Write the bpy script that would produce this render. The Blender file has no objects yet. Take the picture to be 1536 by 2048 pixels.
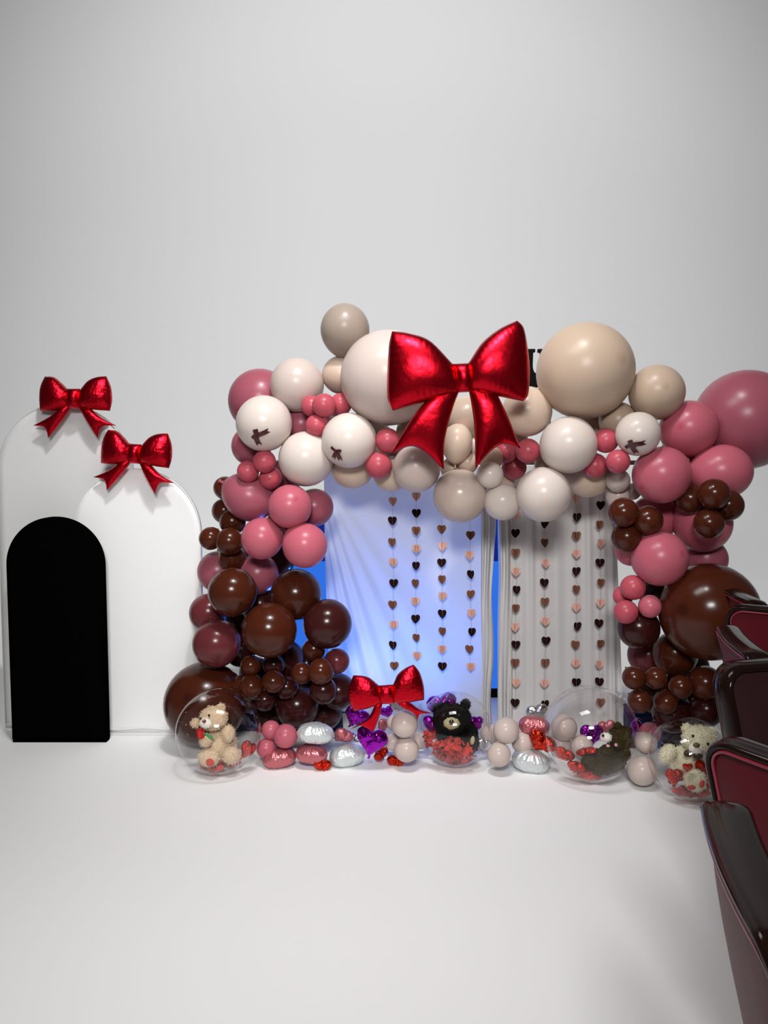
import bpy, bmesh, math, random
from mathutils import Vector, Matrix, noise
random.seed(7)
SC = bpy.context.scene
COL = SC.collection

# ---------------------------------------------------------------- camera
F = 1538.0                      # focal length in pixels of the 1536 x 2048 frame
CAMZ = 1.5
PITCH = math.radians(4.02)
cam = bpy.data.cameras.new('camera')
cam.sensor_fit = 'VERTICAL'; cam.sensor_height = 24.0; cam.lens = 24.0 * F / 2048.0
cam.clip_start = 0.02; cam.clip_end = 100
cam_o = bpy.data.objects.new('camera', cam); COL.objects.link(cam_o)
cam_o.location = (0, 0, CAMZ); cam_o.rotation_euler = (math.pi / 2 - PITCH, 0, 0)
SC.camera = cam_o

# ---------------------------------------------------------------- world, lamps, exposure
SC.view_settings.view_transform = 'Standard'
try: SC.view_settings.look = 'None'
except Exception: pass
SC.view_settings.exposure = 0.0; SC.view_settings.gamma = 1.0
SC.view_settings.use_curve_mapping = False
w = bpy.data.worlds.new('world'); SC.world = w; w.use_nodes = True
w.node_tree.nodes['Background'].inputs[0].default_value = (0.95, 0.97, 1.0, 1)
w.node_tree.nodes['Background'].inputs[1].default_value = 0.07

def area(name, loc, target, sx, sy, power, color=(1, 1, 1), spread=180):
    l = bpy.data.lights.new(name, 'AREA'); l.shape = 'RECTANGLE'; l.size = sx; l.size_y = sy
    l.energy = power; l.color = color; l.spread = math.radians(spread)
    o = bpy.data.objects.new(name, l); COL.objects.link(o); o.location = loc
    o.rotation_euler = (Vector(target) - Vector(loc)).to_track_quat('-Z', 'Y').to_euler()
    return o
def spot(name, loc, target, power, angle, blend, radius, color=(1, 1, 1)):
    l = bpy.data.lights.new(name, 'SPOT'); l.energy = power; l.spot_size = math.radians(angle)
    l.spot_blend = blend; l.shadow_soft_size = radius; l.color = color
    o = bpy.data.objects.new(name, l); COL.objects.link(o); o.location = loc
    o.rotation_euler = (Vector(target) - Vector(loc)).to_track_quat('-Z', 'Y').to_euler()
    return o
# two ceiling panels (both mirrored in the clear bubbles) and two added, unseen spots for backdrop and floor
area('ceiling_panel_lamp', (-0.2, 2.35, 3.35), (-0.2, 2.6, 0), 1.2, 0.6, 26, (1, 0.99, 0.97))
area('ceiling_panel_lamp', (-0.2, -1.3, 3.2), (-0.2, 3.8, 0.45), 1.2, 0.6, 34, (1, 0.99, 0.97), 74)
spot('backdrop_fill_spot', (0.0, 1.5, 5.5), (0.0, 7.2, 3.1), 900, 112, 0.85, 0.2)  # added lamp: brightens the backdrop and lets its corners fall off
spot('floor_fill_spot', (0.0, 2.35, 3.7), (0.0, 3.1, 0), 44, 58, 1.0, 0.2, (1, 1, 1))  # added lamp: makes a soft bright pool on the floor
# two blue LED uplights on the floor between the video screen and the sheer drape
spot('uplight_blue', (0.28, 4.62, 0.10), (0.18, 4.12, 0.75), 46, 110, 1.0, 0.05, (0.04, 0.22, 1.0))
spot('uplight_blue', (-0.25, 4.62, 0.10), (-0.20, 4.15, 0.7), 40, 110, 1.0, 0.05, (0.04, 0.18, 1.0))
# ---------------------------------------------------------------- pixel -> place
CAM = Vector((0, 0, CAMZ))
FWD = Vector((0, math.cos(PITCH), -math.sin(PITCH))); UP = Vector((0, math.sin(PITCH), math.cos(PITCH)))
def ray(px, py): return Vector(((px - 768) / F, 0, 0)) + UP * ((1024 - py) / F) + FWD
def at(px, py, Y):
    d = ray(px, py); return CAM + d * (Y / d.y)
def onz(px, py, z):
    d = ray(px, py); return CAM + d * ((z - CAMZ) / d.z)
def onplane(px, py, a, b, off=0.0):          # vertical plane Y = a + b X - off
    d = ray(px, py); return CAM + d * ((a - off) / (d.y - b * d.x))
def mpp(p): return ((p - CAM).dot(FWD)) / F   # metres per pixel at p

# ---------------------------------------------------------------- materials
MATS = {}
def sock(n, *names):
    for k in names:
        if k in n.inputs: return n.inputs[k]
def mat(name, col, rough=0.5, metal=0.0, coat=0.0, spec=0.5, sheen=0.0, var=0.0, bump=0.0, bscale=40.0, coatr=0.05, fres=None):
    m = bpy.data.materials.new(name); m.use_nodes = True; MATS[name] = m
    nt = m.node_tree; b = nt.nodes['Principled BSDF']
    b.inputs['Base Color'].default_value = (*col, 1); b.inputs['Roughness'].default_value = rough
    b.inputs['Metallic'].default_value = metal
    sock(b, 'Coat Weight').default_value = coat; sock(b, 'Coat Roughness').default_value = coatr
    sock(b, 'Specular IOR Level').default_value = spec
    sock(b, 'Sheen Weight').default_value = sheen
    if var:
        oi = nt.nodes.new('ShaderNodeObjectInfo'); hs = nt.nodes.new('ShaderNodeHueSaturation')
        mr = nt.nodes.new('ShaderNodeMapRange'); mr.inputs['To Min'].default_value = 1 - var; mr.inputs['To Max'].default_value = 1 + var
        nt.links.new(oi.outputs['Random'], mr.inputs['Value']); nt.links.new(mr.outputs[0], hs.inputs['Value'])
        hs.inputs['Color'].default_value = (*col, 1); nt.links.new(hs.outputs[0], b.inputs['Base Color'])
    if bump:
        tc = nt.nodes.new('ShaderNodeTexCoord'); nz = nt.nodes.new('ShaderNodeTexNoise'); nz.inputs['Scale'].default_value = bscale
        bp = nt.nodes.new('ShaderNodeBump'); bp.inputs['Strength'].default_value = bump; bp.inputs['Distance'].default_value = 0.01
        nt.links.new(tc.outputs['Object'], nz.inputs['Vector']); nt.links.new(nz.outputs[0], bp.inputs['Height'])
        nt.links.new(bp.outputs[0], b.inputs['Normal'])
    return m

def latex(name, col, crown, rough=0.3, var=0.06):
    """latex colour with the thick darker spot that every balloon has at its crown (+Z of its own axis)"""
    m = mat(name, col, rough, 0, 0, 0.28)
    nt = m.node_tree; b = nt.nodes['Principled BSDF']
    tc = nt.nodes.new('ShaderNodeTexCoord'); sx = nt.nodes.new('ShaderNodeSeparateXYZ')
    nt.links.new(tc.outputs['Object'], sx.inputs[0])
    mr = nt.nodes.new('ShaderNodeMapRange'); mr.interpolation_type = 'SMOOTHSTEP'
    mr.inputs['From Min'].default_value = 0.982; mr.inputs['From Max'].default_value = 1.003
    nt.links.new(sx.outputs['Z'], mr.inputs['Value'])
    mx = nt.nodes.new('ShaderNodeMix'); mx.data_type = 'RGBA'
    mx.inputs['A'].default_value = (*col, 1); mx.inputs['B'].default_value = (*crown, 1)
    for s in mx.inputs:
        if s.type == 'RGBA' and s.name == 'A': s.default_value = (*col, 1)
        if s.type == 'RGBA' and s.name == 'B': s.default_value = (*crown, 1)
    nt.links.new(mr.outputs[0], mx.inputs[0])
    oi = nt.nodes.new('ShaderNodeObjectInfo'); hs = nt.nodes.new('ShaderNodeHueSaturation')
    m2 = nt.nodes.new('ShaderNodeMapRange'); m2.inputs['To Min'].default_value = 1 - var; m2.inputs['To Max'].default_value = 1 + var
    nt.links.new(oi.outputs['Random'], m2.inputs['Value']); nt.links.new(m2.outputs[0], hs.inputs['Value'])
    out = [s for s in mx.outputs if s.type == 'RGBA'][0]
    nt.links.new(out, hs.inputs['Color']); nt.links.new(hs.outputs[0], b.inputs['Base Color'])
    return m

latex('latex_white', (0.61, 0.53, 0.485), (0.66, 0.50, 0.40), 0.28, 0.03)
latex('latex_cream', (0.56, 0.43, 0.34), (0.58, 0.42, 0.31), 0.28, 0.05)
latex('latex_sand', (0.46, 0.345, 0.26), (0.42, 0.29, 0.20), 0.33, 0.04)
latex('latex_taupe', (0.30, 0.24, 0.20), (0.28, 0.20, 0.16), 0.3, 0.03)
latex('latex_blush', (0.54, 0.445, 0.405), (0.60, 0.42, 0.37), 0.28, 0.04)
latex('latex_pearl', (0.48, 0.385, 0.335), (0.5, 0.38, 0.32), 0.2, 0.04)
latex('latex_pink', (0.46, 0.105, 0.145), (0.42, 0.07, 0.10), 0.3, 0.05)
latex('latex_mauve', (0.31, 0.078, 0.11), (0.28, 0.06, 0.09), 0.3, 0.06)
latex('latex_coral', (0.44, 0.072, 0.10), (0.38, 0.05, 0.07), 0.33, 0.06)
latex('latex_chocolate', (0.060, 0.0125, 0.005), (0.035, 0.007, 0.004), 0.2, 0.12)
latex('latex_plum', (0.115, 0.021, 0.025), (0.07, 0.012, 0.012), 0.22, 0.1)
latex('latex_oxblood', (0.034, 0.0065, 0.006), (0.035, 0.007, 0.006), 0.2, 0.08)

def foil(name, col, rough, bump=0.15, bscale=9):
    m = mat(name, col, rough, 1.0, bump=bump, bscale=bscale); return m
foil('foil_red', (0.56, 0.006, 0.017), 0.31, 0.35, 0.035)
foil('foil_scarlet', (0.62, 0.03, 0.012), 0.14, 0.9, 5)
mat('foil_white', (0.66, 0.71, 0.71), 0.33, 0.5, bump=0.5, bscale=5)
mat('foil_pink', (0.55, 0.16, 0.18), 0.30, 0.65, bump=0.4, bscale=6)
foil('foil_purple', (0.34, 0.012, 0.46), 0.13, 0.7, 3.5)
foil('foil_silver', (0.62, 0.62, 0.64), 0.22, 0.6, 5)

mat('studio_white', (0.90, 0.90, 0.90), 0.9, spec=0.0)
mat('cloth_white', (0.86, 0.86, 0.86), 0.85, spec=0.15, bump=0.25, bscale=3)
mat('cloth_grey', (0.66, 0.66, 0.655), 0.85, spec=0.15, bump=0.25, bscale=3)
mat('cloth_black', (0.0012, 0.0012, 0.0012), 0.95, spec=0.0)
mat('piping_white', (0.75, 0.75, 0.75), 0.7, spec=0.2)
mat('drape_grey', (0.66, 0.65, 0.645), 0.9, spec=0.1)
mat('navy_cloth', (0.012, 0.02, 0.07), 0.85, spec=0.2)
mat('metal_tan', (0.16, 0.11, 0.07), 0.4, 0.6)
mat('letter_black', (0.004, 0.002, 0.002), 0.8, spec=0.1)
mat('paper_blush', (0.80, 0.50, 0.42), 0.8, spec=0.1)
mat('paper_brown', (0.26, 0.115, 0.07), 0.8, spec=0.1)
mat('paper_oxblood', (0.028, 0.008, 0.008), 0.8, spec=0.1)
mat('thread', (0.42, 0.40, 0.42), 0.8)
mat('ribbon_red', (0.05, 0.002, 0.004), 0.35, spec=0.6)
mat('plush_cream', (0.66, 0.50, 0.33), 0.95, sheen=0.3, var=0.03)
mat('plush_ivory', (0.74, 0.70, 0.50), 0.95, sheen=0.3)
mat('plush_white', (0.86, 0.82, 0.72), 0.95, sheen=0.3)
mat('plush_black', (0.004, 0.004, 0.0035), 0.95, spec=0.1)
mat('plush_olive', (0.040, 0.029, 0.009), 0.95, spec=0.1)
mat('plush_tan', (0.42, 0.36, 0.20), 0.9)
mat('felt_red', (0.55, 0.045, 0.025), 0.9)
mat('bead_black', (0.008, 0.008, 0.006), 0.1, coat=1.0)
mat('nose_brown', (0.14, 0.085, 0.02), 0.5)
mat('nose_red', (0.20, 0.012, 0.010), 0.5)
mat('rose_red', (0.60, 0.015, 0.012), 0.7)
mat('leaf_green', (0.05, 0.28, 0.10), 0.7)
mat('bow_tie_brown', (0.055, 0.032, 0.012), 0.7)
mat('tissue_red', (0.52, 0.035, 0.022), 0.8)
mat('confetti_pink', (0.75, 0.32, 0.36), 0.7)
mat('chair_frame', (0.010, 0.004, 0.003), 0.13, spec=0.14)
mat('chair_vinyl', (0.085, 0.004, 0.009), 0.5, spec=0.13, bump=0.1, bscale=25)
mat('chair_fabric', (0.020, 0.004, 0.005), 0.8, spec=0.2)
mat('chair_bead', (0.22, 0.02, 0.035), 0.35)

def translucent(name, col, fac):
    m = bpy.data.materials.new(name); m.use_nodes = True; MATS[name] = m; nt = m.node_tree; nt.nodes.clear()
    o = nt.nodes.new('ShaderNodeOutputMaterial'); mx = nt.nodes.new('ShaderNodeMixShader'); mx.inputs[0].default_value = fac
    d = nt.nodes.new('ShaderNodeBsdfDiffuse'); t = nt.nodes.new('ShaderNodeBsdfTranslucent')
    d.inputs[0].default_value = (*col, 1); t.inputs[0].default_value = (*col, 1)
    nt.links.new(d.outputs[0], mx.inputs[1]); nt.links.new(t.outputs[0], mx.inputs[2]); nt.links.new(mx.outputs[0], o.inputs[0])
translucent('drape_sheer', (0.80, 0.80, 0.80), 0.42)

def bubble_mat(name, tint, glo, lo, hi):
    m = bpy.data.materials.new(name); m.use_nodes = True; MATS[name] = m; nt = m.node_tree; nt.nodes.clear()
    o = nt.nodes.new('ShaderNodeOutputMaterial'); mx = nt.nodes.new('ShaderNodeMixShader')
    t = nt.nodes.new('ShaderNodeBsdfTransparent'); t.inputs[0].default_value = (*tint, 1)
    g = nt.nodes.new('ShaderNodeBsdfGlossy'); g.inputs['Roughness'].default_value = 0.015; g.inputs[0].default_value = (*glo, 1)
    lw = nt.nodes.new('ShaderNodeLayerWeight'); lw.inputs[0].default_value = 0.5
    pw = nt.nodes.new('ShaderNodeMath'); pw.operation = 'POWER'; pw.inputs[1].default_value = 3.2
    mr = nt.nodes.new('ShaderNodeMapRange'); mr.inputs['To Min'].default_value = lo; mr.inputs['To Max'].default_value = hi
    nt.links.new(lw.outputs['Facing'], pw.inputs[0]); nt.links.new(pw.outputs[0], mr.inputs['Value']); nt.links.new(mr.outputs[0], mx.inputs[0])
    nt.links.new(t.outputs[0], mx.inputs[1]); nt.links.new(g.outputs[0], mx.inputs[2]); nt.links.new(mx.outputs[0], o.inputs[0])
bubble_mat('bubble_film', (0.975, 0.97, 0.97), (0.95, 0.93, 0.94), 0.045, 0.75)
bubble_mat('bubble_fold', (0.86, 0.84, 0.86), (0.9, 0.88, 0.9), 0.12, 0.6)

def screen_mat():
    m = bpy.data.materials.new('screen_blue'); m.use_nodes = True; MATS['screen_blue'] = m; nt = m.node_tree; nt.nodes.clear()
    o = nt.nodes.new('ShaderNodeOutputMaterial'); e = nt.nodes.new('ShaderNodeEmission')
    tc = nt.nodes.new('ShaderNodeTexCoord'); sx = nt.nodes.new('ShaderNodeSeparateXYZ'); nt.links.new(tc.outputs['Object'], sx.inputs[0])
    st = nt.nodes.new('ShaderNodeMath'); st.operation = 'LESS_THAN'; st.inputs[1].default_value = 0.045
    nt.links.new(sx.outputs['Z'], st.inputs[0])
    mx = nt.nodes.new('ShaderNodeMix'); mx.data_type = 'RGBA'
    cs = [s for s in mx.inputs if s.type == 'RGBA']
    cs[0].default_value = (0.006, 0.02, 0.22, 1); cs[1].default_value = (0.03, 0.16, 0.75, 1)
    nt.links.new(st.outputs[0], mx.inputs[0])
    vo = nt.nodes.new('ShaderNodeTexVoronoi'); vo.inputs['Scale'].default_value = 6.0; vo.inputs['Randomness'].default_value = 0.4
    nt.links.new(tc.outputs['Object'], vo.inputs['Vector'])
    mr = nt.nodes.new('ShaderNodeMapRange'); mr.inputs['From Min'].default_value = 0.10; mr.inputs['From Max'].default_value = 0.14
    mr.inputs['To Min'].default_value = 1; mr.inputs['To Max'].default_value = 0
    nt.links.new(vo.outputs['Distance'], mr.inputs['Value'])
    m2 = nt.nodes.new('ShaderNodeMix'); m2.data_type = 'RGBA'; c2 = [s for s in m2.inputs if s.type == 'RGBA']
    nt.links.new(mr.outputs[0], m2.inputs[0]); nt.links.new([s for s in mx.outputs if s.type == 'RGBA'][0], c2[0]); c2[1].default_value = (0.6, 0.75, 0.9, 1)
    nt.links.new([s for s in m2.outputs if s.type == 'RGBA'][0], e.inputs[0]); e.inputs[1].default_value = 1.0
    nt.links.new(e.outputs[0], o.inputs[0])
screen_mat()

# ---------------------------------------------------------------- object helpers
def mesh(name, V, Fc, smooth=True):
    me = bpy.data.meshes.new(name); me.from_pydata([tuple(v) for v in V], [], Fc); me.update()
    if smooth: me.polygons.foreach_set('use_smooth', [True] * len(me.polygons))
    return me
def obj(name, me, m=None, parent=None, loc=None, rot=None, sc=None):
    if m is not None and not me.materials: me.materials.append(MATS[m])
    o = bpy.data.objects.new(name, me); COL.objects.link(o)
    if parent is not None: o.parent = parent
    if loc is not None: o.location = loc
    if rot is not None: o.rotation_euler = rot
    if sc is not None: o.scale = sc
    return o
def tag(o, label, cat, group=None, kind=None):
    o['label'] = label; o['category'] = cat
    if group: o['group'] = group
    if kind: o['kind'] = kind
    return o
def empty(name, loc=(0, 0, 0), rot=None):
    o = bpy.data.objects.new(name, None); COL.objects.link(o); o.location = loc; o.empty_display_size = 0.05
    if rot is not None: o.rotation_euler = rot
    return o
def setmat(me, m):
    me.materials.clear(); me.materials.append(MATS[m]); return me
def grid(nu, nv, fn, wrap=False):
    V = [fn(i / nu, j / nv) for j in range(nv + 1) for i in range(nu + 1)]
    Fc = []
    for j in range(nv):
        for i in range(nu):
            a = j * (nu + 1) + i; Fc.append((a, a + 1, a + nu + 2, a + nu + 1))
    return V, Fc
def join(parts):
    V, Fc = [], []
    for v, f in parts:
        o = len(V); V += [Vector(p) for p in v]; Fc += [tuple(i + o for i in q) for q in f]
    return V, Fc
def tube(pts, r, n=8, closed=False, cap=True):
    pts = [Vector(p) for p in pts]; V, Fc = [], []; N = len(pts)
    prev = None
    for i, p in enumerate(pts):
        a = pts[(i - 1) % N] if (closed or i > 0) else p; b = pts[(i + 1) % N] if (closed or i < N - 1) else p
        t = (b - a).normalized()
        ref = prev if prev is not None else (Vector((0, 0, 1)) if abs(t.z) < 0.9 else Vector((1, 0, 0)))
        x = (ref - t * ref.dot(t)).normalized(); y = t.cross(x); prev = x
        rr = r[i] if isinstance(r, (list, tuple)) else r
        V += [p + x * (math.cos(2 * math.pi * k / n) * rr) + y * (math.sin(2 * math.pi * k / n) * rr) for k in range(n)]
    for i in range(N if closed else N - 1):
        j = (i + 1) % N
        for k in range(n): Fc.append((i * n + k, i * n + (k + 1) % n, j * n + (k + 1) % n, j * n + k))
    if not closed and cap:
        Fc.append(tuple(range(n - 1, -1, -1))); Fc.append(tuple((N - 1) * n + k for k in range(n)))
    return V, Fc
def box(cx, cy, cz, sx, sy, sz, bev=0.0):
    bm = bmesh.new(); bmesh.ops.create_cube(bm, size=1.0)
    bmesh.ops.scale(bm, vec=(sx, sy, sz), verts=bm.verts)
    if bev: bmesh.ops.bevel(bm, geom=list(bm.edges), offset=bev, segments=2, affect='EDGES', profile=0.6)
    bmesh.ops.translate(bm, vec=(cx, cy, cz), verts=bm.verts)
    bm.verts.index_update(); V = [v.co.copy() for v in bm.verts]; Fc = [tuple(v.index for v in f.verts) for f in bm.faces]; bm.free()
    return V, Fc
def ico(sub):
    bm = bmesh.new(); bmesh.ops.create_icosphere(bm, subdivisions=sub, radius=1.0)
    V = [v.co.copy() for v in bm.verts]; Fc = [tuple(v.index for v in f.verts) for f in bm.faces]; bm.free(); return V, Fc
def extrude_poly(pts, y0, y1):
    """closed outline in XZ, given thickness along Y"""
    n = len(pts); V = [Vector((p[0], y0, p[1])) for p in pts] + [Vector((p[0], y1, p[1])) for p in pts]
    Fc = [tuple(range(n)), tuple(range(2 * n - 1, n - 1, -1))] + [(i, (i + 1) % n, n + (i + 1) % n, n + i) for i in range(n)]
    return V, Fc

# ================================================================ THE PLACE
V, Fc = grid(1, 1, lambda u, v: Vector((-9 + 18 * u, -4 + 10 * v, 0)))
fl = obj('floor', mesh('floor', V, Fc), 'studio_white'); fl['kind'] = 'structure'; fl['label'] = 'seamless pale grey studio floor under the display'
prof = []
for k in range(13):
    a = k / 12 * math.pi / 2; prof.append((6.0 + 1.2 * math.sin(a), 1.2 - 1.2 * math.cos(a)))
prof.append((7.2, 7.5))
V = []; Fc = []
for i, (y, z) in enumerate(prof): V += [Vector((-9, y, z)), Vector((9, y, z))]
for i in range(len(prof) - 1): Fc.append((2 * i, 2 * i + 1, 2 * i + 3, 2 * i + 2))
wb = obj('wall_back', mesh('wall_back', V, Fc), 'studio_white'); wb['kind'] = 'structure'; wb['label'] = 'seamless pale grey backdrop wall curving up from the floor'

# ---------------------------------------------------------------- arched panels
def arch_panel(xl, xr, ytop, ybot, matn, label, Y, pipe=None, knobs=False):
    c = onz((xl + xr) / 2, ybot, 0.0); Y = c.y
    l = at(xl, (ytop + ybot) / 2, Y); r = at(xr, (ytop + ybot) / 2, Y); t = at((xl + xr) / 2, ytop, Y)
    hw = (r.x - l.x) / 2; H = t.z; cx = (l.x + r.x) / 2; th = 0.035
    root = empty('arch_panel', (cx, Y + th / 2, 0)); tag(root, label, 'panel', 'arched backdrop panels')
    pts = [(-hw, 0.012), (hw, 0.012)]
    n = 40
    for k in range(n + 1):
        a = math.pi * k / n; pts.append((hw * math.cos(a), H - hw + hw * math.sin(a)))
    # stretched cover: domed face built in rings towards the middle, with gather folds near the hem
    N = len(pts); rings = 9; V = []; Fc = []
    cz = H * 0.5
    for side in (-1, 1):
        base = len(V)
        for k in range(rings + 1):
            s = 1 - k / rings
            for (x, z) in pts:
                # inset towards the spine of the shape
                sz = min(max(z, hw * 0.9), H - hw); xx = x * s; zz = sz + (z - sz) * s
                fold = 0.0
                if zz < 0.35: fold = 0.004 * (1 - zz / 0.35) * math.sin(xx * 150 + 2 * math.sin(xx * 40))
                d = th / 2 - 0.010 * (1 - s ** 3) * 1 + (fold if 0 < k else 0)
                V.append(Vector((xx, side * d, zz)))
        for k in range(rings):
            for i in range(N):
                a = base + k * N + i; b = base + k * N + (i + 1) % N
                q = (a, b, b + N, a + N); Fc.append(q if side < 0 else q[::-1])
    for i in range(N):
        a, b = i, (i + 1) % N; o2 = (rings + 1) * N
        Fc.append((a, o2 + a, o2 + b, b))
    obj('cover', mesh('cover', V, Fc), matn, root)
    if pipe:
        path = [Vector((x, -th / 2, z)) for (x, z) in pts[1:]] + [Vector((-hw, -th / 2, 0.02))]
        obj('piping', mesh('piping', *tube(path, 0.0035, 6)), pipe, root)
        hem = [Vector((-hw + 2 * hw * i / 30, -th / 2 - 0.002, 0.035 + 0.004 * math.sin(i * 0.5))) for i in range(31)]
        obj('hem', mesh('hem', *tube(hem, 0.006, 6)), pipe, root)
    obj('foot', mesh('foot', *box(0, 0.0, 0.006, 2 * hw * 0.98, 0.05, 0.012, 0.003)), 'cloth_black' if matn == 'cloth_black' else 'piping_white', root)
    return root, Y, th
pa = arch_panel(0, 268, 808, 1460, 'cloth_grey', 'tall pale grey arched panel behind the black one, bow at its top', 4.09, 'cloth_grey')
pb = arch_panel(149, 403, 938, 1470, 'cloth_white', 'medium bright white arched panel with a red bow at its top', 4.04, 'piping_white')
pc = arch_panel(17, 210, 1034, 1484, 'cloth_black', 'short matte black arched panel in front of the white ones', 3.98)

# ---------------------------------------------------------------- backdrop: screen, stand, drapes, garlands
CA, CB = 4.123, -0.115
s0 = at(585, 1000, 4.75); s1 = at(1010, 1470, 4.75)
scr = empty('video_screen', ((s0.x + s1.x) / 2, 4.75, 0)); tag(scr, 'glowing blue video screen standing behind the white drapes', 'screen')
zt = at(640, 1136, 4.75).z
W2 = (s1.x - s0.x) / 2; ztop = s0.z
V = [Vector((-W2, 0, 0.06 - zt)), Vector((W2, 0, 0.06 - zt)), Vector((W2, 0, ztop - zt)), Vector((-W2, 0, ztop - zt))]
obj('display', mesh('display', V, [(0, 1, 2, 3)]), 'screen_blue', scr, loc=(0, -0.021, zt))
obj('housing', mesh('housing', *box(0, 0, ztop / 2, 2 * W2 + 0.03, 0.04, ztop, 0.004)), 'letter_black', scr)

st = empty('backdrop_stand', onplane(950, 1470, CA + 0.06, CB)); st.location.z = 0
tag(st, 'thin tan metal stand carrying the drapes behind the balloons', 'stand')
st_inv = Vector(st.location)
pL = onplane(562, 1130, CA + 0.05, CB); pR = onplane(1300, 1130, CA + 0.05, CB); zbar = onplane(650, 925, CA, CB).z
for p in (pL, pR):
    obj('pole', mesh('pole', *tube([Vector((p.x, p.y, 0.0)) - st_inv, Vector((p.x, p.y, zbar)) - st_inv], 0.009, 10)), 'metal_tan', st)
    obj('base_plate', mesh('base_plate', *box(p.x - st_inv.x, p.y - st_inv.y, 0.005, 0.25, 0.25, 0.01, 0.002)), 'metal_tan', st)
obj('crossbar', mesh('crossbar', *tube([Vector((pL.x, pL.y, zbar)) - st_inv, Vector((pR.x, pR.y, zbar)) - st_inv], 0.012, 10)), 'metal_tan', st)

def lerp(a, b, t): return a + (b - a) * t
def gauss(x, m, s): return math.exp(-((x - m) / s) ** 2)
def drape_left(u, v):
    y = 932 + (1482 - 932) * v
    x = lerp(648 + 10 * v * v * 2, 968, u)
    g = math.degrees(math.atan2(x - 630, y - 925)) if v > 0.001 else 90
    r = min(1.0, math.hypot(x - 630, y - 925) / 260)
    off = 0
    for m_, s_, h_ in ((3.0, 1.4, .018), (6.5, 1.3, .022), (10, 1.6, .034), (14.5, 2.0, .040), (20, 2.6, .034), (27, 3.4, .026), (37, 5, .016)):
        off += h_ * gauss(g, m_, s_) * r
    off += 0.008 * math.sin(x * 0.055 + y * 0.004) * v * min(1, max(0, (x - 760) / 80))
    off += 0.004 * math.sin(x * 0.021 - y * 0.02 + 2 * math.sin(x * .01)) * (1 - abs(2 * v - 1))
    return onplane(x, y, CA, CB, off)
def drape_right(u, v):
    y = 932 + (1478 - 932) * v
    x = lerp(1022, 1228 + 20 * v, u)
    off = 0
    for m_, s_, h_ in ((1042, 9, .014), (1063, 6, .020), (1084, 8, .012), (1112, 12, .022), (1148, 10, .014), (1176, 7, .022), (1205, 8, .026), (1222, 5, .03), (1238, 5, .03)):
        off += h_ * gauss(x - (8 * v * (m_ - 1022) / 200), m_, s_) * (0.75 + 0.25 * math.sin(y * 0.012 + m_))
    return onplane(x, y, CA, CB, off)
def edge_fold(x0, x1, slit):
    def fn(u, v):
        y = 950 + (1480 - 950) * v
        a, b = x0, x1
        if slit == 'r': b = x1 - 5 * gauss(y, 1190, 70) - 6 * gauss(y, 1400, 60) + 3 * gauss(y, 1050, 30) - 3 * v
        else: a = x0 + 2 * gauss(y, 1150, 60)
        x = lerp(a, b, u)
        off = 0.03 + 0.022 * math.sin(u * 15 + 1.2 * math.sin(y * 0.010)) * (0.6 + 0.4 * math.sin(y * 0.017 + 2)) - 0.05 * abs(2 * u - 1) ** 3
        return onplane(x, y, CA, CB, off)
    return fn
def drape(label, fn, m, efn):
    o = empty('drape', fn(0.5, 1.0)); tag(o, label, 'drape', 'white drapes on the stand')
    L = Vector(o.location)
    V, Fc = grid(150, 60, fn); obj('panel', mesh('panel', [p - L for p in V], Fc), m, o)
    V, Fc = grid(40, 50, efn); obj('gathered_edge', mesh('gathered_edge', [p - L for p in V], Fc), 'drape_grey', o)
drape('sheer white drape glowing blue, swept folds beside the brown balloons', drape_left, 'drape_sheer', edge_fold(960, 990, 'r'))
drape('greyish white drape with straight vertical folds beside the pink column', drape_right, 'drape_grey', edge_fold(995, 1027, 'l'))

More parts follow.
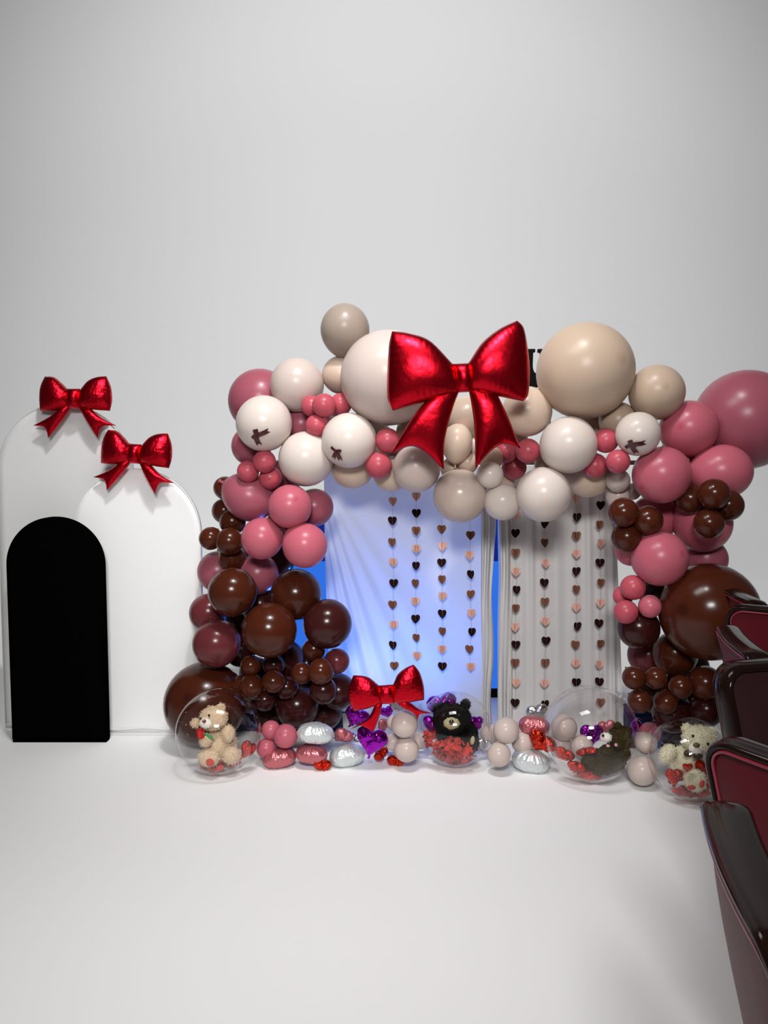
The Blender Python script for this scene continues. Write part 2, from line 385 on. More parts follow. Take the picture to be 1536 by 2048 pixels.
# folded paper hearts
def half_heart(ang, s=1.0):
    pts = [(0, .30), (.10, .42), (.26, .48), (.42, .40), (.49, .22), (.44, .0), (.26, -.26), (0, -.50)]
    c, sn = math.cos(ang), math.sin(ang)
    return [Vector((p[0] * c, -abs(p[0]) * sn if False else p[0] * sn, p[1])) for p in pts]
def heart_mesh(name, m, angs):
    parts = [([*half_heart(a)], [tuple(range(8))]) for a in angs]
    return setmat(mesh(name, *join(parts), smooth=False), m)
HM = {}
for k, m in (('c', 'paper_blush'), ('b', 'paper_brown'), ('d', 'paper_oxblood')):
    HM[k] = [heart_mesh('paper_heart', m, [math.radians(a) for a in angs]) for angs in ((-14, 194, -62, 242), (-22, 186, -78, 235), (-6, 205, -52, 262), (-40, 208, -85, 236))]
GAR = [
 (787, 'cdbcdbcdb', [1003, 1042, 1085, 1125, 1167, 1210, 1250, 1291, 1332], 'first heart garland on the blue drape, beside its swept folds'),
 (832, 'cdbcdbcdbc', [993, 1027, 1062, 1098, 1132, 1167, 1203, 1238, 1276, 1312], 'second heart garland on the blue drape, ending above the floor bow'),
 (885, 'bcdbcdbcd', [1059, 1093, 1126, 1159, 1193, 1228, 1263, 1299, 1333], 'third heart garland on the blue drape, a dark heart lowest'),
 (941, 'bcdbcdbc', [1071, 1111, 1149, 1189, 1227, 1264, 1299, 1334], 'heart garland on the blue drape close by its gathered edge'),
 (1032, 'cdbcdbcdbcd', [1031, 1067, 1106, 1144, 1180, 1217, 1255, 1290, 1326, 1366, 1406], 'heart garland on the grey drape close by its gathered edge'),
 (1090, 'dbcdbcdbcd', [1048, 1086, 1127, 1166, 1204, 1243, 1282, 1326, 1367, 1409], 'second heart garland on the grey drape, above the silver foil heart'),
 (1152, 'cdbcdbcdbcd', [998, 1035, 1072, 1108, 1143, 1179, 1215, 1253, 1290, 1327, 1365], 'third heart garland on the grey drape, ending above the bubble'),
 (1200, 'dbcdbcdbcdb', [1011, 1050, 1087, 1126, 1166, 1207, 1247, 1288, 1329, 1364, 1405], 'heart garland nearest the pink column, its lowest heart behind the bubble'),
]
for gi, (gx, cols, ys, lab) in enumerate(GAR):
    top = onplane(gx, 925, CA, CB, 0.055); root = empty('heart_garland', top); tag(root, lab, 'garland', 'paper heart garlands on the drapes')
    pts = []
    for c, y in zip(cols, ys):
        xj = gx + random.uniform(-2.2, 2.2); p = onplane(xj, y, CA, CB, 0.055); s = 19.5 * mpp(p); pts.append(p - top)
        o = obj('paper_heart', HM[c][random.randrange(4)], None, root, p - top, (0, 0, math.radians(random.uniform(-18, 18)) + math.atan(CB)), (s, s, s))
    obj('thread', mesh('thread', *tube([Vector((0, 0.05, 0))] + pts + [pts[-1] - Vector((0, 0, 0.03))], 0.0008, 5)), 'thread', root)

# black letter on a short rod, part of a sign behind the arch
lp = at(1071, 735, 4.02); k = mpp(lp)
so = empty('sign_letter', (lp.x, lp.y, zbar)); tag(so, 'black serif letter partly hidden between the big red bow and tan balloon', 'letter')
def U_outline():
    pts = [(-22, 36), (-22, 30), (-18, 29), (-18, -22)]
    for i in range(11):
        a = math.pi + math.pi * i / 10; pts.append((18 * math.cos(a) * 1.0 + 0, -22 + 18 * math.sin(a)))
    pts += [(18, 29), (22, 30), (22, 36), (4, 36), (4, 30), (9, 29), (8, 4)]
    for i in range(9):
        a = -math.pi * i / 8; pts.append((7 * math.cos(a) + 0.5, 4 + 16 * math.sin(a)))
    pts += [(-6, 29), (-2, 30), (-2, 36)]
    return [(x * k, y * k) for x, y in pts]
zc = lp.z - zbar
me = mesh('letter', *extrude_poly(U_outline(), -0.015, 0.015), smooth=False)
obj('letter', me, 'letter_black', so, (0, 0, zc))
obj('rod', mesh('rod', *tube([(14 * k, 0, zc - 30 * k), (30 * k, 0, zc - 50 * k), (30 * k, 0, 0), (30 * k, CA + CB * lp.x + 0.05 - lp.y, 0)], 0.006, 8)), 'metal_tan', so)

# navy covered weights at the feet of the stand
for (x0, x1, y0, yb, lab) in ((468, 700, 1428, 1466, 'low navy cloth-covered box behind the dark brown balloon column'), (1266, 1400, 1432, 1484, 'low navy cloth-covered box behind the pink and brown column')):
    c = onz((x0 + x1) / 2, yb, 0); l = at(x0, yb, c.y); r = at(x1, yb, c.y); t = at(x0, y0, c.y)
    o = empty('weight_box', ((l.x + r.x) / 2, c.y + 0.1, 0)); tag(o, lab, 'box')
    obj('cloth_cover', mesh('cloth_cover', *box(0, 0, t.z / 2, r.x - l.x, 0.16, t.z, 0.01)), 'navy_cloth', o)
    obj('lid', mesh('lid', *box(0, 0, t.z + 0.004, r.x - l.x + 0.01, 0.17, 0.008, 0.003)), 'navy_cloth', o)
# ================================================================ LATEX BALLOONS
def balloon_body(nu=36, nv=26):
    V, Fc = [], []
    for j in range(nv + 1):
        a = math.pi * j / nv
        z = math.cos(a); r = math.sin(a)
        if z < 0:
            q = -z; r *= 1 - 0.10 * q * q; z *= 1.09
            if q > 0.93: r = max(r, 0.035); z = -1.09 * q - 0.55 * (q - 0.93)
        for i in range(nu):
            t = 2 * math.pi * i / nu; V.append(Vector((r * math.cos(t), r * math.sin(t), z)))
    for j in range(nv):
        for i in range(nu): Fc.append((j * nu + i, (j + 1) * nu + i, (j + 1) * nu + (i + 1) % nu, j * nu + (i + 1) % nu))
    return mesh('body', V, Fc)
def balloon_knot():
    prof = [(0.035, -1.10), (0.075, -1.15), (0.085, -1.18), (0.06, -1.21), (0.035, -1.225), (0.07, -1.27), (0.10, -1.31), (0.09, -1.31), (0.02, -1.25)]
    V, Fc = [], []; n = 12
    for (r, z) in prof: V += [Vector((r * math.cos(2 * math.pi * k / n), r * math.sin(2 * math.pi * k / n), z)) for k in range(n)]
    for j in range(len(prof) - 1):
        for k in range(n): Fc.append((j * n + k, j * n + (k + 1) % n, (j + 1) * n + (k + 1) % n, (j + 1) * n + k))
    return mesh('knot', V, Fc)
BODY, KNOT = {}, {}
_b, _k = balloon_body(), balloon_knot()
def body_for(m):
    if m not in BODY:
        BODY[m] = setmat(_b.copy(), m); KNOT[m] = setmat(_k.copy(), m)
    return BODY[m], KNOT[m]
CM = dict(W='latex_white', C='latex_cream', S='latex_sand', T='latex_taupe', L='latex_blush', R='latex_pearl', P='latex_pink', M='latex_mauve', O='latex_coral', B='latex_chocolate', U='latex_plum', X='latex_oxblood')
PLACED = []
def arch_plane(X): return 3.72 - 0.19 * X
def balloon(x, y, r, c, label, group, off=0.0, Y=None, asp=1.0, ang=0.0, crown=None, back=None, over=0.90, floor=False, maxpush=0.5):
    """pixel centre and radius give the direction and the size; the depth is the first one at which it only presses lightly on its neighbours"""
    p0 = at(x, y, 3.6)
    Y0 = (Y if Y is not None else arch_plane(p0.x * 1.03)) + off
    push = 0.0
    while True:
        p = at(x, y, Y0 + push); R = r * mpp(p)
        if floor: p.z = max(p.z, R * 0.98)
        ok = all((p - q).length >= over * (R + s) for q, s in PLACED)
        if ok or push > maxpush: break
        push += 0.006
    PLACED.append((p.copy(), R * (1 + asp) / 2))
    root = empty('latex_balloon', p); tag(root, label, 'balloon', group)
    view = (CAM - p).normalized()
    if crown is not None:      # crown shown at this picture offset (in radii) from the centre
        cx, cy = crown; cz = math.sqrt(max(0.0, 1 - cx * cx - cy * cy))
        right = Vector((1, 0, 0)); up = view.cross(right).normalized() if True else UP
        if up.z < 0: up = -up
        d = right * cx - up * cy + view * cz
    elif asp != 1.0:
        right = Vector((1, 0, 0)); up = view.cross(right).normalized()
        if up.z < 0: up = -up
        d = right * math.cos(ang) + up * math.sin(ang) + view * 0.15
    else:
        d = view + Vector((random.uniform(-.9, .9), 0, random.uniform(-.9, .5)))
    root.rotation_euler = d.normalized().to_track_quat('Z', 'Y').to_euler()
    root.scale = (R, R, R * asp)
    b, k = body_for(CM[c])
    obj('body', b, None, root); obj('knot', k, None, root)
    return p, R

# ---- foil bow balloons -------------------------------------------------------
def cr(pts, n):
    """n+1 samples by arc length of a Catmull-Rom curve"""
    pts = [Vector((p[0], p[1])) for p in pts]
    if len(pts) == 2:
        dense = [pts[0].lerp(pts[1], i / 40) for i in range(41)]
    else:
        dense = []
        for i in range(len(pts) - 1):
            p0 = pts[max(i - 1, 0)]; p1 = pts[i]; p2 = pts[i + 1]; p3 = pts[min(i + 2, len(pts) - 1)]
            for k in range(16):
                t = k / 16
                dense.append(0.5 * ((2 * p1) + (p2 - p0) * t + (2 * p0 - 5 * p1 + 4 * p2 - p3) * t * t + (3 * p1 - p0 - 3 * p2 + p3) * t ** 3))
        dense.append(pts[-1])
    L = [0]
    for a, b in zip(dense, dense[1:]): L.append(L[-1] + (b - a).length)
    out = []; j = 0
    for i in range(n + 1):
        s = L[-1] * i / n
        while j < len(L) - 2 and L[j + 1] < s: j += 1
        f = (s - L[j]) / max(1e-9, L[j + 1] - L[j]); out.append(dense[j].lerp(dense[j + 1], min(1, f)))
    return out
def pillow(name, top, bot, left, right, T, zc=0.0, m='foil_red', n=36, lift=None, kf=13, pk=0.05):
    """foil pillow over a four-sided outline: top A>B, bottom D>C, left A>D, right B>C; outline in (x right, y down)"""
    t, b, l, r = cr(top, n), cr(bot, n), cr(left, n), cr(right, n)
    A, B, D, C = t[0], t[-1], b[0], b[-1]
    V = []; Fc = []; idx = {}
    for side in (1, -1):
        for j in range(n + 1):
            v = j / n
            for i in range(n + 1):
                u = i / n
                edge = i in (0, n) or j in (0, n)
                if side < 0 and edge: idx[(side, i, j)] = idx[(1, i, j)]; continue
                p = t[i] * (1 - v) + b[i] * v + l[j] * (1 - u) + r[j] * u - (A * (1 - u) * (1 - v) + B * u * (1 - v) + D * (1 - u) * v + C * u * v)
                a, c = abs(2 * u - 1), abs(2 * v - 1)
                wv = math.sqrt(max(0, 1 - a ** 2.2)) * math.sqrt(max(0, 1 - c ** 2.2))
                wr = 1 + pk * (a ** 5 * math.sin(v * math.pi * 2 * kf + 3 * math.sin(v * 9)) + c ** 5 * math.sin(u * math.pi * 2 * kf + 2 * math.sin(u * 7)))
                h = T * wv * wr * side
                lz = lift(p.x, p.y) if lift else 0
                idx[(side, i, j)] = len(V); V.append(Vector((p.x, -(h + zc + lz), -p.y)))
        for j in range(n):
            for i in range(n):
                q = (idx[(side, i, j)], idx[(side, i + 1, j)], idx[(side, i + 1, j + 1)], idx[(side, i, j + 1)])
                Fc.append(q[::-1] if side > 0 else q)
    return setmat(mesh(name, V, Fc), m)
# outlines in (x right, y down); (top, bottom, left, right) per piece
BIG = dict(c=(925, 755), s=1.0, pieces=[
 ('loop', [(784, 664), (814, 667), (859, 682), (905, 728), (916, 736)], [(786, 821), (849, 804), (913, 784), (924, 776)], [(784, 664), (777, 700), (774.5, 790), (786, 821)], [(916, 736), (920, 755), (924, 776)], 34, 0),
 ('loop', [(928, 734), (938, 724), (963, 687), (998, 659), (1033, 643)], [(930, 772), (942, 779), (1000, 793), (1046, 802)], [(928, 734), (930, 752), (930, 772)], [(1033, 643), (1048, 662), (1059, 731), (1057, 788), (1046, 802)], 34, 0),
 ('tail', [(890, 776), (925, 768)], [(780, 909), (830, 893), (889, 939)], [(890, 776), (850, 803), (822, 838), (780, 909)], [(925, 768), (907, 815), (891, 880), (889, 939)], 20, -6),
 ('tail', [(936, 768), (990, 776)], [(953, 936), (1002, 889), (1044, 896)], [(936, 768), (949, 843), (953, 936)], [(990, 776), (1018, 832), (1044, 896)], 20, -6),
 ('knot', [(905, 729), (941, 727)], [(914, 786), (944, 784)], [(905, 729), (908, 757), (914, 786)], [(941, 727), (944, 756), (944, 784)], 22, 8),
])
SMALL = dict(c=(0, 0), s=1.0, pieces=[
 ('loop', [(-215, -155), (-150, -152), (-100, -115), (-45, -58), (-20, -45)], [(-258, 92), (-150, 96), (-42, 62), (-18, 50)], [(-215, -155), (-250, -60), (-258, 92)], [(-20, -45), (-18, 0), (-18, 50)], 78, 0),
 ('loop', [(20, -45), (45, -58), (105, -125), (165, -152), (235, -158)], [(18, 50), (42, 62), (130, 84), (255, 94)], [(20, -45), (18, 0), (18, 50)], [(235, -158), (266, -80), (272, 20), (255, 94)], 78, 0),
 ('tail', [(-90, 50), (-12, 35)], [(-316, 200), (-232, 218), (-208, 292)], [(-90, 50), (-180, 130), (-316, 200)], [(-12, 35), (-90, 150), (-208, 292)], 40, -10),
 ('tail', [(12, 35), (90, 50)], [(155, 292), (190, 212), (296, 200)], [(12, 35), (80, 170), (155, 292)], [(90, 50), (185, 140), (296, 200)], 40, -10),
 ('knot', [(-46, -66), (48, -66)], [(-44, 76), (46, 78)], [(-46, -66), (-50, 5), (-44, 76)], [(48, -66), (52, 5), (46, 78)], 55, 18),
])
FLOORB = dict(c=(1085, 330), s=1.0, pieces=[
 ('loop', [(830, 192), (900, 195), (960, 215), (1030, 275), (1060, 290)], [(832, 472), (930, 455), (1040, 408), (1070, 390)], [(830, 192), (792, 300), (795, 390), (832, 472)], [(1060, 290), (1060, 340), (1070, 390)], 75, 0),
 ('loop', [(1105, 285), (1135, 262), (1170, 185), (1230, 135), (1292, 108)], [(1118, 385), (1148, 400), (1260, 402), (1374, 384)], [(1105, 285), (1112, 330), (1118, 385)], [(1292, 108), (1340, 170), (1372, 280), (1374, 384)], 75, 0),
 ('tail', [(1005, 395), (1060, 375)], [(797, 622), (880, 590), (985, 640)], [(1005, 395), (962, 500), (910, 565), (797, 622)], [(1060, 375), (1044, 470), (1015, 560), (985, 640)], 32, -8),
 ('tail', [(1125, 375), (1180, 365)], [(1325, 545), (1345, 500), (1445, 492)], [(1125, 375), (1215, 450), (1290, 490), (1325, 545)], [(1180, 365), (1270, 410), (1340, 460), (1445, 492)], 32, -8),
 ('knot', [(1028, 266), (1132, 258)], [(1040, 412), (1150, 404)], [(1028, 266), (1022, 340), (1040, 412)], [(1132, 258), (1145, 330), (1150, 404)], 58, 18),
])
TPL = {}
def bow(tpl, key, px, py, Y, pxscale, label, rot=(0, 0, 0)):
    p = at(px, py, Y); k = mpp(p) * pxscale
    root = empty('bow_balloon', p, rot); tag(root, label, 'balloon', 'red foil bow balloons')
    if key not in TPL:
        cx, cy = tpl['c']; L = []
        for (nm, t, b, l, r, T, zc) in tpl['pieces']:
            sh = lambda q: [(a - cx, c - cy) for a, c in q]
            big = nm != 'knot'
            L.append((nm, pillow(nm, sh(t), sh(b), sh(l), sh(r), T, zc, n=40 if nm == 'loop' else 30, kf=14 if nm == 'loop' else 9, pk=0.06 if big else 0.03)))
        TPL[key] = L
    for nm, me in TPL[key]: obj(nm, me, None, root, sc=(k, k, k))
    root.scale = (1, 1, 1)
    return root

bow(BIG, 'big', 925, 755, 3.30, 1.0, 'giant red foil bow balloon on the cream balloons of the arch')
bow(SMALL, 'small', 149.5, 796, pa[1] - .058, 1 / 3.657, 'red foil bow balloon on the tall grey arched panel')
bow(SMALL, 'small', 271, 906, pb[1] - .060, 1 / 3.657, 'red foil bow balloon on the medium white arched panel', (0, math.radians(4), math.radians(-4)))
bow(FLOORB, 'floor', 773, 1386, 3.52, 1 / 3.84, 'red foil bow balloon standing low over the floor balloons')

# ---- the table of balloons, front ones first within each cluster -------------
G1, G2, G3, G4 = 'cream balloons along the top of the arch', 'balloons of the column by the white panels', 'balloons of the column by the chairs', 'balloons on the floor in front'
T_ = [
 # top, from the white panels to the chairs
 (528, 847, 56, 'W', 'white balloon with a ribbon bow, over the mauve balloon', G1, dict(off=-.10, crown=(-.2, .45))),
 (698, 881, 55, 'W', 'white balloon with a ribbon bow, beside the coral pair', G1, dict(off=-.10, crown=(-.3, .5))),
 (648, 811, 24, 'O', 'foremost small coral balloon of the upper cluster of four', G1, dict(off=-.10, crown=(.1, -.3))),
 (633, 851, 22, 'O', 'lowest small coral balloon of the upper cluster of four', G1, dict(off=-.08)),
 (623, 812, 21, 'O', 'small coral balloon of the upper four, touching the round white balloon', G1, dict(off=-.08)),
 (682, 808, 22, 'O', 'small coral balloon of the upper four, touching the huge cream balloon', G1, dict(off=-.07)),
 (612, 918, 55, 'W', 'white balloon between the two with ribbon bows, without a ribbon', G1, dict(off=-.05)),
 (594, 770, 54, 'L', 'round off-white balloon above the small coral four', G1, dict(off=0)),
 (529, 923, 23, 'O', 'topmost of three small coral balloons under the first ribboned balloon', G2, dict(off=-.10)),
 (496, 943, 22, 'O', 'outermost of three small coral balloons under the first ribboned balloon', G2, dict(off=-.08)),
 (541, 956, 23, 'O', 'lowest of three small coral balloons under the first ribboned balloon', G2, dict(off=-.08)),
 (775, 881, 25, 'O', 'upper small coral balloon touching the giant bow tail', G1, dict(off=-.08)),
 (757, 931, 27, 'O', 'lower small coral balloon of the pair near the giant bow tail', G1, dict(off=-.08, crown=(.1, .6))),
 (776, 756, 95, 'L', 'huge cream balloon behind the loop of the giant bow', G1, dict(off=-.02, maxpush=.3)),
 (682, 750, 38, 'C', 'smallish beige balloon squeezed against the huge cream balloon', G1, dict(off=.02)),
 (690, 660, 49, 'T', 'grey taupe balloon, the topmost of the whole arch', G1, dict(off=.05, asp=1.06, ang=1.57)),
 (521, 802, 64, 'M', 'large mauve balloon at the corner behind the ribboned white balloon', G2, dict(off=.06)),
 (503, 892, 40, 'M', 'mauve balloon half hidden under the first ribboned balloon', G2, dict(off=.06)),
 (603, 850, 38, 'M', 'dark mauve balloon glimpsed between the white balloons', G2, dict(off=.12)),
 (705, 935, 43, 'C', 'beige balloon peeking out below the second ribboned balloon', G1, dict(off=.03)),
 (833, 937, 48, 'L', 'pearly cream balloon directly below the giant bow tail', G1, dict(off=-.06)),
 (782, 948, 36, 'C', 'beige balloon sliver behind the lower coral balloon', G1, dict(off=.06)),
 (920, 992, 54, 'R', 'pearly see-through beige balloon hanging lowest over the blue drape', G1, dict(off=-.04)),
 (980, 950, 27, 'W', 'small ivory balloon just below the giant bow tail tip', G1, dict(off=-.08)),
 (914, 886, 31, 'C', 'oval beige balloon between the two giant bow tails', G1, dict(off=-.04, asp=1.25, ang=1.5)),
 (936, 926, 21, 'C', 'little beige balloon below the oval one between bow tails', G1, dict(off=-.06)),
 (951, 893, 22, 'W', 'little ivory balloon tucked behind the giant bow tail', G1, dict(off=-.05)),
 (904, 937, 23, 'C', 'little tan balloon above the see-through one', G1, dict(off=.02)),
 (981, 917, 25, 'C', 'small beige balloon behind the giant bow tail tip', G1, dict(off=.0)),
 (935, 836, 44, 'C', 'beige balloon under the knot of the giant bow', G1, dict(off=.04)),
 (1012, 905, 22, 'O', 'dark coral balloon half hidden by the giant bow tail', G1, dict(off=-.02)),
 (1056, 902, 25, 'O', 'dark coral balloon wedged under the sandy balloon', G1, dict(off=-.02, crown=(.25, .1))),
 (1028, 935, 25, 'O', 'lowest dark coral balloon of the three beside the bow tail', G1, dict(off=-.05, crown=(-.1, .7))),
 (1087, 989, 55, 'W', 'glossy white balloon hanging lowest over the grey drape', G1, dict(off=-.08)),
 (1005, 1004, 37, 'W', 'cream balloon hanging above the slit between the drapes', G1, dict(off=-.04)),
 (1137, 890, 57, 'W', 'glossy ivory balloon below the biggest tan balloon', G1, dict(off=-.08)),
 (1054, 823, 50, 'C', 'sandy balloon beside the giant bow, under its loop', G1, dict(off=-.01)),
 (1171, 742, 96, 'S', 'biggest tan balloon at the top next to the giant bow', G1, dict(off=-.02, maxpush=.3)),
 (1276, 868, 44, 'W', 'small ivory balloon with a ribbon bow beside the pink balloons', G1, dict(off=-.12, crown=(-.3, .5))),
 (1236, 923, 24, 'O', 'shiny small coral balloon just below the last ribboned balloon', G1, dict(off=-.12)),
 (1212, 881, 25, 'O', 'topmost small coral balloon between the ivory balloons', G1, dict(off=-.08)),
 (1190, 932, 25, 'O', 'lowest small coral balloon of the three by the ivory balloon', G1, dict(off=-.08)),
 (1313, 785, 55, 'S', 'tan balloon between the biggest tan and the pink ones', G1, dict(off=.02)),
 (1236, 842, 38, 'S', 'tan balloon squeezed under the biggest tan balloon', G1, dict(off=.06)),
 (1176, 949, 46, 'C', 'dim beige balloon hanging behind the glossy white one', G1, dict(off=.06)),
 (1236, 961, 24, 'L', 'small dim cream balloon below the shiny coral one', G1, dict(off=.04)),
 (1236, 993, 24, 'L', 'small dim cream balloon just above the chocolate trio', G1, dict(off=.05)),
 (1265, 983, 17, 'L', 'tiny cream balloon sliver against the pink balloon', G1, dict(off=.04)),
 # column by the chairs
 (1323, 950, 57, 'P', 'pink balloon below the last ribboned balloon', G3, dict(off=-.06, crown=(-.78, .45))),
 (1428, 988, 31, 'B', 'foremost chocolate balloon of the cluster of four on the pink balloons', G3, dict(off=-.12)),
 (1380, 998, 30, 'B', 'chocolate balloon of the four lying against the pink balloon', G3, dict(off=-.10)),
 (1418, 1047, 30, 'B', 'lowest chocolate balloon of the cluster of four', G3, dict(off=-.11)),
 (1456, 1011, 28, 'B', 'darkest, outermost chocolate balloon of the cluster of four', G3, dict(off=-.04)),
 (1377, 858, 57, 'P', 'pink balloon leaning on the huge mauve pink one', G3, dict(off=-.03)),
 (1443, 944, 55, 'P', 'pink balloon behind the four chocolate balloons', G3, dict(off=0, asp=1.08, ang=0.1)),
 (1490, 840, 99, 'M', 'huge mauve pink balloon at the top of the column, cut by the frame', G3, dict(off=.0, maxpush=.25)),
 (1247, 1025, 27, 'B', 'topmost chocolate balloon of the trio on the drape edge', G3, dict(off=-.10)),
 (1296, 1041, 27, 'B', 'chocolate balloon of the trio lying on the pink balloons', G3, dict(off=-.12)),
 (1253, 1075, 27, 'B', 'lowest chocolate balloon of the trio on the drape edge', G3, dict(off=-.10)),
 (1320, 1117, 55, 'P', 'pink balloon with a bright highlight under the chocolate trio', G3, dict(off=-.05)),
 (1405, 1047, 57, 'P', 'pink balloon right under the lowest chocolate balloon of four', G3, dict(off=-.0)),
 (1308, 1036, 47, 'P', 'dim pink balloon behind the chocolate trio', G3, dict(off=.05)),
 (1262, 1100, 32, 'P', 'small pink balloon peeking out below the chocolate trio', G3, dict(off=.02)),
 (1412, 1118, 42, 'M', 'dim mauve balloon glimpsed above the huge brown balloon', G3, dict(off=.10)),
 (1266, 1175, 25, 'O', 'topmost coral balloon of the cluster beside the huge brown balloon', G3, dict(off=-.04)),
 (1300, 1213, 23, 'P', 'pink balloon of the small cluster touching the huge brown balloon', G3, dict(off=-.06)),
 (1252, 1224, 24, 'O', 'lowest coral balloon of the cluster above the dark balloons', G3, dict(off=-.06)),
 (1246, 1192, 20, 'O', 'coral balloon sliver at the outer edge of the cluster', G3, dict(off=.0)),
 (1418, 1223, 97, 'B', 'huge chocolate brown balloon behind the chair backs', G3, dict(off=-.02, maxpush=.2)),
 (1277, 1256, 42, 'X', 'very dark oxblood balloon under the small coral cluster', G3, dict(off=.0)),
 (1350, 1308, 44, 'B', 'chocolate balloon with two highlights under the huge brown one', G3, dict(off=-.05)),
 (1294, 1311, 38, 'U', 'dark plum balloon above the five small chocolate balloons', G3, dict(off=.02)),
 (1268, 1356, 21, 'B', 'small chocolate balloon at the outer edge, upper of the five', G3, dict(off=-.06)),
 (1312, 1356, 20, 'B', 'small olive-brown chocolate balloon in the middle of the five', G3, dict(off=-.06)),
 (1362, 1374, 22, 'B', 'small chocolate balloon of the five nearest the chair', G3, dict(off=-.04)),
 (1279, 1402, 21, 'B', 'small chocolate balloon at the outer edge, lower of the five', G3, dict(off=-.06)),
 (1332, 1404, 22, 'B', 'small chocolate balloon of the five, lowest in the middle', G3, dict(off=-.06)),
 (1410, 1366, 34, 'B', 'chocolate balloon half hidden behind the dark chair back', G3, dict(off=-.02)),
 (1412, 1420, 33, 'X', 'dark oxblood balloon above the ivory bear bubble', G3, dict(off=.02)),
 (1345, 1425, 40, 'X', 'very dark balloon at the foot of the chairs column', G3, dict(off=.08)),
 (1310, 1385, 42, 'X', 'added dark filler balloon behind the five small chocolate ones', G3, dict(off=.14)),  # very dark fillers put in so gaps in this column read as shade
 (1375, 1335, 42, 'X', 'added dark filler balloon in the hollow under the huge brown one', G3, dict(off=.16)),
 (1385, 1415, 42, 'X', 'added dark filler balloon between the five small ones and the chair', G3, dict(off=.14)),
 (1315, 1190, 36, 'X', 'added dark filler balloon behind the small coral cluster', G3, dict(off=.14)),
 (1370, 1000, 46, 'M', 'dim mauve balloon behind the chocolate cluster of four', G3, dict(off=.14)),
 (1365, 910, 44, 'M', 'dim mauve balloon in the hollow of the upper pink ones', G3, dict(off=.14)),
 (1200, 850, 44, 'S', 'dim tan balloon in the hollow under the biggest tan one', G1, dict(off=.16)),
 (838, 866, 46, 'C', 'dim beige balloon in the hollow behind the giant bow tail and coral pair', G1, dict(off=.13)),
 (802, 905, 34, 'C', 'dim beige balloon between the coral pair and the pearly cream one', G1, dict(off=.13)),
 (1105, 928, 36, 'C', 'dim beige balloon between the two glossy ones', G1, dict(off=.13)),
 (1000, 965, 30, 'C', 'dim beige balloon behind the small ivory one', G1, dict(off=.13)),
 (1010, 860, 48, 'C', 'dim beige balloon behind the giant bow tail', G1, dict(off=.14)),
 # column by the white panels
 (580, 1013, 44, 'P', 'bright pink balloon with a crown spot, uppermost of the pink trio', G2, dict(off=-.12, crown=(.25, -.35))),
 (524, 1077, 42, 'P', 'pink balloon of the trio touching the small chocolate balloons', G2, dict(off=-.11, crown=(-.55, .6))),
 (610, 1091, 45, 'P', 'pink balloon of the trio lying against the blue drape', G2, dict(off=-.11, crown=(.7, .62))),
 (498, 994, 48, 'M', 'oval mauve pink balloon above the pink trio', G2, dict(off=-.02, asp=1.12, ang=-.5)),
 (629, 1015, 38, 'M', 'dim mauve balloon in front of the drape corner', G2, dict(off=.06)),
 (465, 1044, 24, 'B', 'olive-brown small balloon in the chocolate string, third from its top', G2, dict(off=-.04)),
 (459, 1083, 25, 'B', 'small chocolate balloon in the string, foremost one', G2, dict(off=-.06)),
 (421, 1077, 21, 'B', 'small reddish chocolate balloon sticking out towards the white panel', G2, dict(off=-.02)),
 (449, 1022, 23, 'B', 'small chocolate balloon in the string, second from its top', G2, dict(off=.02)),
 (450, 976, 21, 'B', 'topmost small chocolate balloon in the string by the mauve balloon', G2, dict(off=.04)),
 (464, 1116, 25, 'B', 'darkest small chocolate balloon at the lower end of the string', G2, dict(off=.0)),
 (465, 1184, 49, 'B', 'chocolate brown balloon under the small chocolate string', G2, dict(off=-.12)),
 (539, 1260, 55, 'B', 'largest front chocolate balloon with a reddish reflection', G2, dict(off=-.13)),
 (592, 1189, 51, 'B', 'chocolate balloon in front of the blue screen', G2, dict(off=-.05)),
 (436, 1143, 41, 'M', 'mauve balloon beside the white panel edge', G2, dict(off=.02)),
 (516, 1148, 41, 'M', 'mauve balloon behind the two chocolate ones', G2, dict(off=.02)),
 (433, 1287, 48, 'U', 'purplish brown balloon leaning towards the white panel, lower one', G2, dict(off=-.08)),
 (418, 1226, 39, 'U', 'purplish brown balloon leaning towards the white panel, upper one', G2, dict(off=.0)),
 (655, 1248, 49, 'X', 'dark oxblood balloon touching the blue drape', G2, dict(off=-.02)),
 (547, 1363, 21, 'B', 'small chocolate balloon in the middle of the lower front cluster', G2, dict(off=-.08)),
 (503, 1373, 22, 'B', 'small olive-brown balloon over the teddy bubble', G2, dict(off=-.07)),
 (502, 1331, 19, 'B', 'small chocolate balloon just under the purplish brown one', G2, dict(off=-.04)),
 (548, 1330, 20, 'X', 'small dark balloon under the largest front chocolate balloon', G2, dict(off=-.02)),
 (483, 1370, 18, 'B', 'tiny chocolate balloon beside the huge brown floor balloon', G2, dict(off=-.02)),
 (530, 1400, 20, 'X', 'small dark balloon hanging lowest of the front cluster', G2, dict(off=-.03)),
 (573, 1375, 22, 'X', 'small very dark balloon beside the middle of the cluster', G2, dict(off=-.0)),
 (642, 1343, 24, 'B', 'small brown balloon in front of the cluster near the drape', G2, dict(off=-.09)),
 (628, 1299, 21, 'B', 'small olive-brown balloon under the dark oxblood one', G2, dict(off=-.05)),
 (674, 1322, 23, 'U', 'small reddish brown balloon against the blue drape', G2, dict(off=-.04)),
 (603, 1347, 20, 'B', 'small dark brown balloon with a double highlight', G2, dict(off=-.03)),
 (647, 1381, 25, 'X', 'small oxblood balloon under the brown front one', G2, dict(off=-.03)),
 (677, 1383, 36, 'X', 'dark oxblood balloon beside the floor bow', G2, dict(off=.02)),
 (595, 1412, 44, 'X', 'dark brown balloon above the white foil heart', G2, dict(off=-.02)),
